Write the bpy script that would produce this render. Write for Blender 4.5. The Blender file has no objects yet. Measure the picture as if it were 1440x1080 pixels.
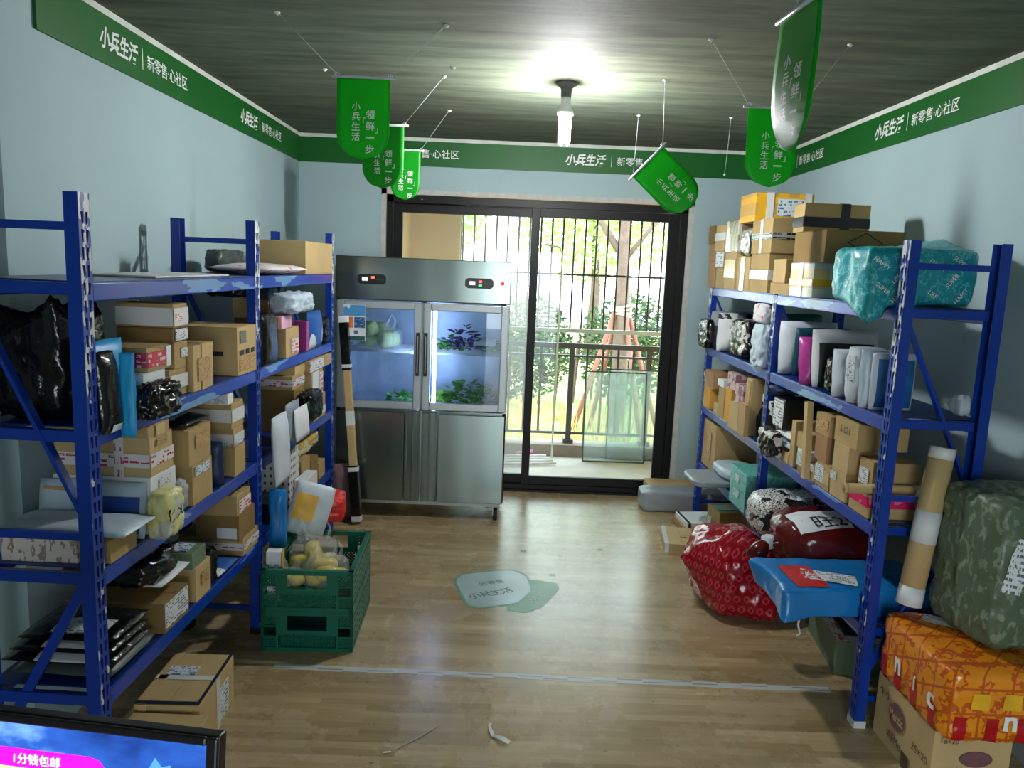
import bpy, bmesh, math, random
from mathutils import Vector, Matrix, noise
from mathutils.bvhtree import BVHTree
D = bpy.data; SC = bpy.context.scene; COL = SC.collection
PI = math.pi
random.seed(7)
# ------------------------------------------------------------------ camera
cam_d = D.cameras.new('camera'); cam = D.objects.new('camera', cam_d); COL.objects.link(cam)
H_EYE, PITCH, ROLL, YAW, FPX = 1.843, -.1532, .0404, .0105, 1073.04
cy_, sy_, cp_, sp_ = math.cos(YAW), math.sin(YAW), math.cos(PITCH), math.sin(PITCH)
R0 = Vector((cy_, -sy_, 0)); F0 = Vector((sy_, cy_, 0)); ZZ = Vector((0, 0, 1))
FW = cp_*F0 + sp_*ZZ; U0 = -sp_*F0 + cp_*ZZ
RX = math.cos(ROLL)*R0 + math.sin(ROLL)*U0; UP = -math.sin(ROLL)*R0 + math.cos(ROLL)*U0
cam.matrix_world = Matrix(((RX.x, UP.x, -FW.x, 0), (RX.y, UP.y, -FW.y, 0), (RX.z, UP.z, -FW.z, H_EYE), (0, 0, 0, 1)))
cam_d.sensor_width = 36; cam_d.lens = FPX/1440*36; cam_d.clip_start = .05; cam_d.clip_end = 200
SC.camera = cam
# ------------------------------------------------------------------ view, sky, portals
vs = SC.view_settings
vs.view_transform = 'Standard'; vs.look = 'None'; vs.gamma = 1; vs.use_curve_mapping = False
vs.exposure = 1.42
SC.display_settings.display_device = 'sRGB'
SC.cycles.max_bounces = 10; SC.cycles.diffuse_bounces = 5; SC.cycles.transparent_max_bounces = 24
SC.cycles.sample_clamp_indirect = 6
SKY = 4.0
w = D.worlds.new('overcast sky'); SC.world = w; w.use_nodes = True
wn = w.node_tree; wn.nodes.clear()
wo = wn.nodes.new('ShaderNodeOutputWorld'); wb = wn.nodes.new('ShaderNodeBackground')
tc = wn.nodes.new('ShaderNodeTexCoord'); sx = wn.nodes.new('ShaderNodeSeparateXYZ'); rp = wn.nodes.new('ShaderNodeValToRGB')
wn.links.new(tc.outputs['Generated'], sx.inputs[0]); wn.links.new(sx.outputs['Z'], rp.inputs[0])
rp.color_ramp.elements[0].position = 0; rp.color_ramp.elements[0].color = (.92, .97, 1, 1)
rp.color_ramp.elements[1].position = .8; rp.color_ramp.elements[1].color = (.70, .86, 1, 1)
wn.links.new(rp.outputs[0], wb.inputs[0]); wb.inputs[1].default_value = SKY
wn.links.new(wb.outputs[0], wo.inputs[0])
def portal(name, loc, rot, sx_, sy__):
    l = D.lights.new(name, 'AREA'); l.shape = 'RECTANGLE'; l.size = sx_; l.size_y = sy__
    o = D.objects.new(name, l); COL.objects.link(o); o.location = loc; o.rotation_euler = rot
    l.cycles.is_portal = True
    return o
portal('sky_portal_balcony', (.27, 7.6, 1.6), (-PI/2, 0, 0), 2.6, 2.4)
portal('sky_portal_shopfront', (.3, -1.68, 1.08), (PI/2, 0, 0), 1.3, 2.15)
# ------------------------------------------------------------------ shared helpers
def lin(c):
    return tuple((v/12.92 if v <= .04045 else ((v+.055)/1.055)**2.4) for v in [x/255 for x in c])
def N(nt, t, **k):
    n = nt.nodes.new('ShaderNode'+t)
    for a, v in k.items():
        if a == 'i':
            for kk, vv in v.items(): n.inputs[kk].default_value = vv
        else: setattr(n, a, v)
    return n
MATS = {}
def base_mat(key):
    m = D.materials.new(key); m.use_nodes = True; MATS[key] = m
    b = m.node_tree.nodes['Principled BSDF']
    return m, m.node_tree, b
def mat(key, rgb, rough=.6, metal=0., var=.12, scale=8., bump=0., bscale=40., spec=.5, trans=0., coat=0.):
    """painted / paper / plastic: colour with soft noise variation and optional bump"""
    if key in MATS: return MATS[key]
    m, nt, b = base_mat(key); L = nt.links.new
    c = lin(rgb)
    t = N(nt, 'TexCoord'); n = N(nt, 'TexNoise', i={'Scale': scale, 'Detail': 4})
    L(t.outputs['Object'], n.inputs['Vector'])
    r = N(nt, 'ValToRGB'); r.color_ramp.elements[0].position = .3; r.color_ramp.elements[1].position = .7
    r.color_ramp.elements[0].color = tuple(x*(1-var) for x in c)+(1,); r.color_ramp.elements[1].color = tuple(min(1, x*(1+var)) for x in c)+(1,)
    L(n.outputs['Fac'], r.inputs[0]); L(r.outputs[0], b.inputs['Base Color'])
    b.inputs['Roughness'].default_value = rough; b.inputs['Metallic'].default_value = metal
    b.inputs['Specular IOR Level'].default_value = spec
    b.inputs['Coat Weight'].default_value = coat
    if trans: b.inputs['Transmission Weight'].default_value = trans
    if bump:
        n2 = N(nt, 'TexNoise', i={'Scale': bscale, 'Detail': 3}); bp = N(nt, 'Bump', i={'Strength': bump, 'Distance': .01})
        L(t.outputs['Object'], n2.inputs['Vector']); L(n2.outputs['Fac'], bp.inputs['Height']); L(bp.outputs[0], b.inputs['Normal'])
    return m
def mixmat(key, c1, c2, maskfn, rough=.5, metal=0, spec=.5, rough2=None, bump=0, coord='Object'):
    """two colours mixed by a mask built by maskfn(nt, coordinate socket)"""
    if key in MATS: return MATS[key]
    m, nt, b = base_mat(key); L = nt.links.new
    t = N(nt, 'TexCoord'); s = maskfn(nt, t.outputs[coord])
    mx = N(nt, 'Mix', data_type='RGBA')
    mx.inputs[6].default_value = lin(c1)+(1,); mx.inputs[7].default_value = lin(c2)+(1,)
    L(s, mx.inputs[0]); L(mx.outputs[2], b.inputs['Base Color'])
    b.inputs['Roughness'].default_value = rough; b.inputs['Metallic'].default_value = metal; b.inputs['Specular IOR Level'].default_value = spec
    if bump:
        n2 = N(nt, 'TexNoise', i={'Scale': 30, 'Detail': 3}); bp = N(nt, 'Bump', i={'Strength': bump, 'Distance': .01})
        L(t.outputs['Object'], n2.inputs['Vector']); L(n2.outputs['Fac'], bp.inputs['Height']); L(bp.outputs[0], b.inputs['Normal'])
    return m
def M_(nt, op, a, b=None, c=None):
    n = nt.nodes.new('ShaderNodeMath'); n.operation = op
    for i, v in enumerate((a, b, c)):
        if v is None: continue
        if isinstance(v, (int, float)): n.inputs[i].default_value = v
        else: nt.links.new(v, n.inputs[i])
    return n.outputs[0]
def noise_band(sc, lo, hi, det=2, stretch=(1, 1, 1)):
    def f(nt, co):
        mp = N(nt, 'Mapping'); mp.inputs['Scale'].default_value = stretch; nt.links.new(co, mp.inputs[0])
        n = N(nt, 'TexNoise', i={'Scale': sc, 'Detail': det}); nt.links.new(mp.outputs[0], n.inputs['Vector'])
        a = M_(nt, 'GREATER_THAN', n.outputs['Fac'], lo); b = M_(nt, 'LESS_THAN', n.outputs['Fac'], hi)
        return M_(nt, 'MULTIPLY', a, b)
    return f
def print_rows(cols, rows, fill, keep=.62):
    """rows of small dark marks in UV space: cell noise, with blank leading between the rows"""
    def f(nt, co):
        s = N(nt, 'SeparateXYZ'); nt.links.new(co, s.inputs[0])
        u = M_(nt, 'MULTIPLY', s.outputs[0], cols); v = M_(nt, 'MULTIPLY', s.outputs[1], rows)
        cx = N(nt, 'CombineXYZ'); nt.links.new(M_(nt, 'FLOOR', u), cx.inputs[0]); nt.links.new(M_(nt, 'FLOOR', v), cx.inputs[1])
        wn_ = N(nt, 'TexWhiteNoise'); nt.links.new(cx.outputs[0], wn_.inputs['Vector'])
        a = M_(nt, 'LESS_THAN', wn_.outputs[0], keep); b = M_(nt, 'LESS_THAN', M_(nt, 'FRACT', v), fill)
        c = M_(nt, 'GREATER_THAN', M_(nt, 'FRACT', u), .15)
        n = N(nt, 'TexNoise', i={'Scale': 3.0, 'Detail': 1}); nt.links.new(co, n.inputs['Vector'])
        d = M_(nt, 'GREATER_THAN', n.outputs['Fac'], .42)
        return M_(nt, 'MULTIPLY', M_(nt, 'MULTIPLY', a, b), M_(nt, 'MULTIPLY', c, d))
    return f
# ------------------------------------------------------------------ mesh builder
class MB:
    def __init__(s): s.v = []; s.f = []; s.m = []; s.uv = {}; s.sm = []
    def add(s, vs, fs, mi=0, sm=False):
        o = len(s.v); s.v += [tuple(p) for p in vs]
        for f in fs: s.f.append(tuple(i+o for i in f)); s.m.append(mi); s.sm.append(sm)
        return o
    def box(s, x0, x1, y0, y1, z0, z1, mi=0):
        s.add([(x0, y0, z0), (x1, y0, z0), (x1, y1, z0), (x0, y1, z0), (x0, y0, z1), (x1, y0, z1), (x1, y1, z1), (x0, y1, z1)],
              [(0, 3, 2, 1), (4, 5, 6, 7), (0, 1, 5, 4), (1, 2, 6, 5), (2, 3, 7, 6), (3, 0, 4, 7)], mi); return s
    def obox(s, c, ax, ay, az, mi=0):
        c, ax, ay, az = map(Vector, (c, ax, ay, az))
        s.add([c+i*ax+j*ay+k*az for k in (-1, 1) for i, j in ((-1, -1), (1, -1), (1, 1), (-1, 1))],
              [(0, 3, 2, 1), (4, 5, 6, 7), (0, 1, 5, 4), (1, 2, 6, 5), (2, 3, 7, 6), (3, 0, 4, 7)], mi); return s
    def bar(s, a, b, w, t, side=None, mi=0):
        a, b = Vector(a), Vector(b); d = b-a; l = d.length; d.normalize()
        sd = Vector(side) if side else (Vector((0, 0, 1)) if abs(d.z) < .9 else Vector((0, 1, 0)))
        sd = (sd-d*sd.dot(d)).normalized(); n = d.cross(sd)
        s.obox((a+b)/2, d*l/2, sd*w/2, n*t/2, mi); return s
    def tube(s, pts, r, n=8, mi=0, caps=True, sm=True):
        pts = [Vector(p) for p in pts]; rr = r if isinstance(r, (list, tuple)) else [r]*len(pts); rings = []
        up = None
        for i, p in enumerate(pts):
            d = (pts[min(i+1, len(pts)-1)]-pts[max(i-1, 0)]).normalized()
            if up is None: up = Vector((0, 0, 1)) if abs(d.z) < .9 else Vector((1, 0, 0))
            x = (up-d*up.dot(d)).normalized(); y = d.cross(x); up = x
            rings.append([p+(x*math.cos(2*PI*k/n)+y*math.sin(2*PI*k/n))*rr[i] for k in range(n)])
        o = s.add([q for g in rings for q in g], [(i*n+k, i*n+(k+1) % n, (i+1)*n+(k+1) % n, (i+1)*n+k) for i in range(len(pts)-1) for k in range(n)], mi, sm)
        if caps:
            s.f.append(tuple(o+k for k in reversed(range(n)))); s.m.append(mi); s.sm.append(False)
            e = o+(len(pts)-1)*n; s.f.append(tuple(e+k for k in range(n))); s.m.append(mi); s.sm.append(False)
        return s
    def lathe(s, prof, n=24, c=(0, 0, 0), mi=0, sm=True):
        c = Vector(c); vs = []; fs = []
        for r, z in prof:
            for k in range(n): vs.append(c+Vector((r*math.cos(2*PI*k/n), r*math.sin(2*PI*k/n), z)))
        for i in range(len(prof)-1):
            for k in range(n): fs.append((i*n+k, i*n+(k+1) % n, (i+1)*n+(k+1) % n, (i+1)*n+k))
        s.add(vs, fs, mi, sm); return s
    def prism(s, pts, o, ux, uy, th, mi=0):
        """flat outline pts (2-D) placed at o with axes ux, uy, extruded by vector th"""
        o, ux, uy, th = map(Vector, (o, ux, uy, th)); n = len(pts)
        a = [o+ux*p[0]+uy*p[1] for p in pts]; vs = a+[q+th for q in a]
        s.add(vs, [tuple(reversed(range(n))), tuple(range(n, 2*n))]+[(i, (i+1) % n, n+(i+1) % n, n+i) for i in range(n)], mi); return s
    def patch(s, o, u, v, n, th=.0012, mi=0, lift=.0006):
        """thin sheet lying on a face; its front carries 0..1 UVs"""
        o, u, v, n = map(Vector, (o, u, v, n)); n.normalize(); a = o+n*lift*.2; b = o+n*(lift+th)
        if u.cross(v).dot(n) < 0: order = lambda f: tuple(reversed(f))
        else: order = lambda f: f
        k = s.add([a, a+u, a+u+v, a+v, b, b+u, b+u+v, b+v], [order((4, 5, 6, 7)), order((0, 3, 2, 1)), order((0, 1, 5, 4)), order((1, 2, 6, 5)), order((2, 3, 7, 6)), order((3, 0, 4, 7))], mi)
        s.uv.update({k+4: (0, 0), k+5: (1, 0), k+6: (1, 1), k+7: (0, 1), k: (0, 0), k+1: (1, 0), k+2: (1, 1), k+3: (0, 1)})
        return s
    def build(s, name, mats, parent=None, loc=None, rot=None, bevel=0, smooth=None, solid=0):
        me = D.meshes.new(name); me.from_pydata(s.v, [], s.f)
        if not isinstance(mats, (list, tuple)): mats = [mats]
        for m in mats: me.materials.append(m)
        for p, mi, sm in zip(me.polygons, s.m, s.sm): p.material_index = mi; p.use_smooth = sm if smooth is None else smooth
        if s.uv:
            l = me.uv_layers.new(name='UVMap')
            for lp in me.loops: l.data[lp.index].uv = s.uv.get(lp.vertex_index, (0, 0))
        me.update(); o = D.objects.new(name, me); COL.objects.link(o)
        if parent: o.parent = parent
        if loc is not None: o.location = loc
        if rot is not None: o.rotation_euler = rot
        if solid: md = o.modifiers.new('thickness', 'SOLIDIFY'); md.thickness = solid
        if bevel:
            md = o.modifiers.new('edges', 'BEVEL'); md.width = bevel; md.segments = 2; md.limit_method = 'ANGLE'; md.angle_limit = .7
        return o
def tag(o, label, cat, group=None):
    o['label'] = label; o['category'] = cat
    if group: o['group'] = group
    return o
def thing(name, label, cat, loc=(0, 0, 0), rz=0, group=None):
    o = D.objects.new(name, None); COL.objects.link(o); o.location = loc; o.rotation_euler = (0, 0, rz); o.empty_display_size = .1
    return tag(o, label, cat, group)
def struct(o): o['kind'] = 'structure'; return o
# ------------------------------------------------------------------ lettering
_tc = {}
def text_geo(body, bold=.0, shear=0.):
    k = (body, bold, shear)
    if k in _tc: return _tc[k]
    c = D.curves.new('lettering', 'FONT'); c.body = body; c.offset = bold; c.shear = shear; c.resolution_u = 2
    o = D.objects.new('lettering', c); COL.objects.link(o)
    dg = bpy.context.evaluated_depsgraph_get(); dg.update(); me = o.evaluated_get(dg).to_mesh()
    vs = [Vector(v.co) for v in me.vertices]; fs = [tuple(p.vertices) for p in me.polygons]
    o.evaluated_get(dg).to_mesh_clear(); D.objects.remove(o); D.curves.remove(c)
    if vs:
        x0, x1 = min(v.x for v in vs), max(v.x for v in vs); y0, y1 = min(v.y for v in vs), max(v.y for v in vs)
        vs = [Vector(((v.x-(x0+x1)/2), v.y-(y0+y1)/2, 0)) for v in vs]; wh = (x1-x0, y1-y0)
    else: wh = (1, 1)
    _tc[k] = (vs, fs, wh); return _tc[k]
def text_to(mb, body, c, ux, uy, w=None, h=None, bold=0., mi=0, lift=.0012, bvh=None, shear=0.):
    """lay lettering centred at c with axes ux, uy; w and/or h give its size; bvh drops it onto a curved face"""
    vs, fs, wh = text_geo(body, bold, shear)
    sx_ = w/wh[0] if w else h/wh[1]; sy2 = h/wh[1] if h else sx_
    c, ux, uy = Vector(c), Vector(ux).normalized(), Vector(uy).normalized(); n = ux.cross(uy)
    out = []
    for v in vs:
        p = c+ux*v.x*sx_+uy*v.y*sy2
        if bvh:
            hit = bvh.ray_cast(p+n*.4, -n)
            p = (hit[0] if hit[0] is not None else p)
        out.append(p+n*lift)
    mb.add(out, fs, mi)
# ------------------------------------------------------------------ materials of parcels and fittings
PL = dict(spec=.5)
def MT(k):
    if k in MATS: return MATS[k]
    f = SPEC.get(k)
    if f: return f(k)
    raise KeyError(k)
def crumpled(k, rgb, rough=.25, var=.1, bump=.25, bs=28, coat=0.): return mat(k, rgb, rough, var=var, bump=bump, bscale=bs, coat=coat)
def cardboard(k, rgb): return mat(k, rgb, .75, var=.09, scale=5, bump=.05, bscale=90, spec=.25)
def printed(k, c1, c2, cols, rows, fill, keep=.62, rough=.5): return mixmat(k, c1, c2, print_rows(cols, rows, fill, keep), rough, coord='UV')
def hearts(nt, co):
    mp = N(nt, 'Mapping'); mp.inputs['Scale'].default_value = (17, 17, 17); nt.links.new(co, mp.inputs[0])
    s = N(nt, 'SeparateXYZ'); nt.links.new(mp.outputs[0], s.inputs[0])
    row = M_(nt, 'FLOOR', s.outputs[2]); xs = M_(nt, 'ADD', M_(nt, 'SUBTRACT', s.outputs[0], s.outputs[1]), M_(nt, 'MULTIPLY', row, .5))
    x = M_(nt, 'MULTIPLY', M_(nt, 'SUBTRACT', M_(nt, 'FRACT', xs), .5), 3.6); y = M_(nt, 'MULTIPLY', M_(nt, 'SUBTRACT', M_(nt, 'FRACT', s.outputs[2]), .45), 3.4)
    x2 = M_(nt, 'MULTIPLY', x, x); y2 = M_(nt, 'MULTIPLY', y, y)
    q = M_(nt, 'SUBTRACT', M_(nt, 'ADD', x2, y2), 1.0); q3 = M_(nt, 'MULTIPLY', M_(nt, 'MULTIPLY', q, q), q)
    fv = M_(nt, 'SUBTRACT', q3, M_(nt, 'MULTIPLY', x2, M_(nt, 'MULTIPLY', y2, y)))
    return M_(nt, 'LESS_THAN', M_(nt, 'ABSOLUTE', fv), .16)
def snake(nt, co):
    v = N(nt, 'TexVoronoi', feature='DISTANCE_TO_EDGE', i={'Scale': 58}); nt.links.new(co, v.inputs['Vector'])
    n = N(nt, 'TexNoise', i={'Scale': 9, 'Detail': 6}); nt.links.new(co, n.inputs['Vector'])
    a = M_(nt, 'LESS_THAN', v.outputs['Distance'], .06); b = M_(nt, 'GREATER_THAN', n.outputs['Fac'], .56)
    return M_(nt, 'MAXIMUM', a, b)
def stripes(axis, n, fill):
    def f(nt, co):
        s = N(nt, 'SeparateXYZ'); nt.links.new(co, s.inputs[0]); return M_(nt, 'LESS_THAN', M_(nt, 'FRACT', M_(nt, 'MULTIPLY', s.outputs[axis], n)), fill)
    return f
def grid_bands(nx, nz, fx, fz):
    def f(nt, co):
        s = N(nt, 'SeparateXYZ'); nt.links.new(co, s.inputs[0])
        a = M_(nt, 'LESS_THAN', M_(nt, 'FRACT', M_(nt, 'ADD', M_(nt, 'MULTIPLY', s.outputs[0], nx), .3)), fx); b = M_(nt, 'LESS_THAN', M_(nt, 'FRACT', M_(nt, 'MULTIPLY', s.outputs[2], nz)), fz)
        return M_(nt, 'MAXIMUM', a, b)
    return f
def sheer(k, rgb, alpha, rough=.2):
    """clear film: part transparent, part glossy plastic"""
    if k in MATS: return MATS[k]
    m, nt, b = base_mat(k)
    b.inputs['Base Color'].default_value = lin(rgb)+(1,); b.inputs['Roughness'].default_value = rough
    tr = N(nt, 'BsdfTransparent'); mx = N(nt, 'MixShader'); mx.inputs[0].default_value = alpha
    n = N(nt, 'TexNoise', i={'Scale': 20, 'Detail': 3}); t = N(nt, 'TexCoord'); nt.links.new(t.outputs['Object'], n.inputs['Vector'])
    bp = N(nt, 'Bump', i={'Strength': .4, 'Distance': .01}); nt.links.new(n.outputs['Fac'], bp.inputs['Height']); nt.links.new(bp.outputs[0], b.inputs['Normal'])
    o = nt.nodes['Material Output']; nt.links.new(tr.outputs[0], mx.inputs[1]); nt.links.new(b.outputs[0], mx.inputs[2]); nt.links.new(mx.outputs[0], o.inputs[0]); return m
def glass(k, tint, film=0.):
    if k in MATS: return MATS[k]
    m, nt, b = base_mat(k); nt.nodes.remove(b)
    tr = N(nt, 'BsdfTransparent'); tr.inputs[0].default_value = lin(tint)+(1,)
    gl = N(nt, 'BsdfGlossy'); gl.inputs['Roughness'].default_value = .02
    fr = N(nt, 'Fresnel', i={'IOR': 1.45}); mx = N(nt, 'MixShader'); o = nt.nodes['Material Output']
    nt.links.new(fr.outputs[0], mx.inputs[0]); nt.links.new(tr.outputs[0], mx.inputs[1]); nt.links.new(gl.outputs[0], mx.inputs[2])
    last = mx
    if film:
        df = N(nt, 'BsdfDiffuse'); df.inputs[0].default_value = (.85, .9, .92, 1); tl = N(nt, 'BsdfTranslucent'); tl.inputs[0].default_value = (.9, .95, .97, 1)
        ad = N(nt, 'MixShader'); nt.links.new(df.outputs[0], ad.inputs[1]); nt.links.new(tl.outputs[0], ad.inputs[2])
        m2 = N(nt, 'MixShader'); m2.inputs[0].default_value = film
        nt.links.new(mx.outputs[0], m2.inputs[1]); nt.links.new(ad.outputs[0], m2.inputs[2]); last = m2
    nt.links.new(last.outputs[0], o.inputs[0]); return m
def glow(k, rgb, s):
    if k in MATS: return MATS[k]
    m, nt, b = base_mat(k); b.inputs['Base Color'].default_value = lin(rgb)+(1,)
    b.inputs['Emission Color'].default_value = lin(rgb)+(1,); b.inputs['Emission Strength'].default_value = s; return m
def cloth_green(k, rgb):
    m, nt, b = base_mat(k); c = lin(rgb)+(1,)
    b.inputs['Base Color'].default_value = c; b.inputs['Roughness'].default_value = .38
    t = N(nt, 'BsdfTranslucent'); t.inputs[0].default_value = c; mx = N(nt, 'MixShader'); mx.inputs[0].default_value = .45
    o = nt.nodes['Material Output']; nt.links.new(b.outputs[0], mx.inputs[1]); nt.links.new(t.outputs[0], mx.inputs[2]); nt.links.new(mx.outputs[0], o.inputs[0]); return m
SPEC = {
 'kraft': lambda k: cardboard(k, (180, 154, 106)), 'kraft2': lambda k: cardboard(k, (197, 171, 122)), 'kraft3': lambda k: cardboard(k, (172, 134, 98)),
 'kraftd': lambda k: cardboard(k, (140, 114, 70)), 'white': lambda k: mat(k, (226, 230, 232), .55, var=.04), 'orangebox': lambda k: cardboard(k, (214, 160, 70)),
 'sage': lambda k: cardboard(k, (112, 132, 104)), 'pinkbox': lambda k: mat(k, (232, 176, 196), .4), 'magenta': lambda k: crumpled(k, (172, 58, 140), .3, bump=.35),
 'darkred': lambda k: crumpled(k, (92, 22, 20), .18, bump=.2), 'pinkgrey': lambda k: mixmat(k, (196, 172, 176), (140, 96, 110), noise_band(16, .55, .7), .6),
 'pale': lambda k: crumpled(k, (190, 208, 220), .4, .06), 'greywhite': lambda k: crumpled(k, (204, 214, 222), .42, .05), 'grey': lambda k: crumpled(k, (146, 156, 162), .4, .07),
 'black': lambda k: crumpled(k, (11, 12, 13), .2, .1, .5), 'blackbox': lambda k: crumpled(k, (12, 12, 12), .3), 'cyan': lambda k: crumpled(k, (40, 164, 226), .4, .07),
 'navy': lambda k: crumpled(k, (26, 52, 92), .4), 'blue': lambda k: crumpled(k, (22, 124, 196), .28, .07, .3, 14), 'green': lambda k: crumpled(k, (22, 82, 60), .35),
 'tealdark': lambda k: crumpled(k, (22, 78, 100), .4), 'yellowbag': lambda k: mixmat(k, (226, 222, 150), (200, 206, 190), noise_band(9, .53, .9), .35, bump=.3),
 'yellowclear': lambda k: mixmat(k, (200, 160, 62), (206, 200, 160), noise_band(14, .5, .9), .3, bump=.4), 'clear': lambda k: sheer(k, (220, 226, 228), .45),
 'greygreen': lambda k: crumpled(k, (62, 74, 72), .4), 'greenclear': lambda k: crumpled(k, (160, 204, 178), .3), 'silver': lambda k: mixmat(k, (225, 225, 225), (90, 90, 92), noise_band(5, .5, .62, 2, (1, 1, .6)), .22, .7, bump=.6),
 'foil': lambda k: mixmat(k, (150, 140, 118), (228, 224, 208), noise_band(6, .52, .7, 3, (1, 1, .3)), .22, .35, bump=.4),
 'floral': lambda k: mixmat(k, (232, 222, 222), (190, 60, 80), noise_band(24, .66, .9, 1), .5, bump=.2),
 'bluewhite': lambda k: mixmat(k, (30, 92, 170), (214, 224, 232), noise_band(6, .56, .9, 1), .4, bump=.2),
 'tealpic': lambda k: mixmat(k, (40, 130, 146), (18, 60, 78), noise_band(7, .5, .9, 2), .4, bump=.3), 'bwbag': lambda k: mixmat(k, (24, 24, 26), (206, 204, 200), noise_band(15, .55, .72, 3), .28, bump=.5),
 'whitepink': lambda k: mixmat(k, (230, 226, 226), (214, 130, 150), noise_band(12, .6, .8, 2), .45, bump=.3),
 'blackwin': lambda k: mixmat(k, (34, 42, 40), (226, 230, 230), lambda nt, co: frame_mask(nt, co), .45),
 'dotbox': lambda k: mixmat(k, (212, 218, 214), (70, 80, 76), dots, .55), 'wrapbox': lambda k: mixmat(k, (208, 202, 196), (150, 132, 120), noise_band(40, .54, .64, 3, (1, 1, .5)), .3, bump=.5),
 'ytaped': lambda k: mixmat(k, (204, 160, 84), (236, 180, 40), grid_bands(8, 9, .5, .35), .3), 'ytaped2': lambda k: mixmat(k, (222, 190, 128), (214, 214, 206), grid_bands(5, 7, .35, .3), .35),
 'teal': lambda k: mixmat(k, (18, 146, 156), (84, 186, 190), noise_band(30, .52, .57, 3), .35, bump=.25), 'tealbox': lambda k: mixmat(k, (112, 196, 184), (74, 160, 150), noise_band(20, .52, .58, 1), .35),
 'heart': lambda k: mixmat(k, (146, 8, 26), (190, 62, 76), hearts, .16, bump=.15), 'snakeskin': lambda k: mixmat(k, (222, 222, 220), (36, 36, 38), snake, .25, bump=.3),
 'red': lambda k: crumpled(k, (222, 44, 40), .35), 'olive': lambda k: mixmat(k, (88, 106, 82), (122, 140, 114), noise_band(34, .56, .7, 6, (1, 1, .6)), .4, bump=.5),
 'ctape': lambda k: mat(k, (208, 180, 128), .1, var=.06), 'wtape': lambda k: mat(k, (222, 224, 222), .25, var=.04), 'ytape': lambda k: mat(k, (226, 170, 30), .2), 'ktape': lambda k: mat(k, (20, 20, 20), .25), 'ptape': lambda k: mixmat(k, (214, 40, 96), (226, 110, 150), noise_band(20, .6, .75), .2),
 'gtape': lambda k: mat(k, (120, 126, 132), .35), 'redtape': lambda k: mixmat(k, (206, 40, 78), (238, 214, 222), print_rows(12, 3, .6, .4), .25, coord='UV'),
 'rwtape': lambda k: mixmat(k, (226, 222, 222), (190, 50, 80), print_rows(9, 3, .55, .5), .25, coord='UV'), 'btape': lambda k: mixmat(k, (170, 176, 170), (26, 28, 28), print_rows(9, 1.6, .5, .9), .25, coord='UV'),
 'print': lambda k: printed(k, (226, 232, 234), (66, 76, 88), 22, 9, .5), 'greyprint': lambda k: printed(k, (130, 128, 104), (86, 84, 62), 12, 10, .6), 'blueprint': lambda k: printed(k, (214, 226, 234), (58, 92, 148), 14, 5, .55),
 'redprint': lambda k: printed(k, (232, 222, 220), (198, 52, 70), 8, 4, .6), 'white_label': lambda k: mat(k, (224, 230, 234), .5, var=.03), 'ink': lambda k: mat(k, (30, 28, 26), .6), 'yellow': lambda k: mat(k, (238, 182, 50), .45),
 'inkstamp': lambda k: mixmat(k, (200, 164, 110), (92, 70, 44), noise_band(9, .47, .51, 3), .6, coord='UV'), 'scrawl': lambda k: mixmat(k, (228, 230, 230), (28, 30, 40), noise_band(4.5, .485, .515, 1.5), .5, coord='UV'),
 'scrawlk': lambda k: mixmat(k, (196, 158, 104), (34, 28, 24), noise_band(4.5, .485, .52, 1.5), .6, coord='UV'), 'scrawlc': lambda k: mixmat(k, (200, 212, 222), (50, 52, 70), noise_band(4.5, .488, .512, 1.5), .45, coord='UV'),
 'bluepic': lambda k: mat(k, (26, 92, 150), .35, var=.6, scale=9), 'bluepanel': lambda k: mat(k, (28, 72, 158), .4, var=.2), 'redpanel': lambda k: mat(k, (206, 52, 46), .3, var=.15, scale=20),
 'blue_paint': lambda k: mat(k, (4, 54, 154), .3, var=.12, scale=3),
 'blue_chipped': lambda k: mixmat(k, (5, 54, 152), (206, 208, 204), chips, .4),
 'beam_sheen': lambda k: mixmat(k, (12, 60, 168), (104, 146, 200), noise_band(3, .6, .95, 5, (1, .5, 3)), .26),  # pale patches put the beams' grazing sheen into the colour
 'shelf_steel': lambda k: mat(k, (10, 48, 120), .3, var=.1, scale=4),
 'steel': lambda k: steel_mat(k), 'alu': lambda k: mat(k, (168, 176, 178), .4, .5, var=.05), 'alu_dark': lambda k: mat(k, (13, 13, 14), .45, .0, var=.1, spec=.3),
 'plastic_black': lambda k: mat(k, (18, 18, 20), .35), 'plastic_green': lambda k: mat(k, (6, 104, 82), .32, var=.06), 'rubber': lambda k: mat(k, (28, 28, 28), .7), 'chrome': lambda k: mat(k, (200, 200, 200), .2, .9, var=.03),
 'banner': lambda k: mat(k, (4, 94, 26), .5, var=.03), 'lettering': lambda k: mat(k, (240, 244, 240), .5, var=.01), 'flag': lambda k: cloth_green(k, (28, 184, 42)),
 'wire': lambda k: mat(k, (200, 204, 204), .4), 'wood': lambda k: mat(k, (186, 142, 92), .6, var=.12, scale=4), 'orange': lambda k: orange_pack(k),
}
def frame_mask(nt, co):
    s = N(nt, 'SeparateXYZ'); nt.links.new(co, s.inputs[0])
    a = M_(nt, 'GREATER_THAN', M_(nt, 'ABSOLUTE', s.outputs[0]), .135); b = M_(nt, 'GREATER_THAN', s.outputs[2], .22); return M_(nt, 'MAXIMUM', a, b)
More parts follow.
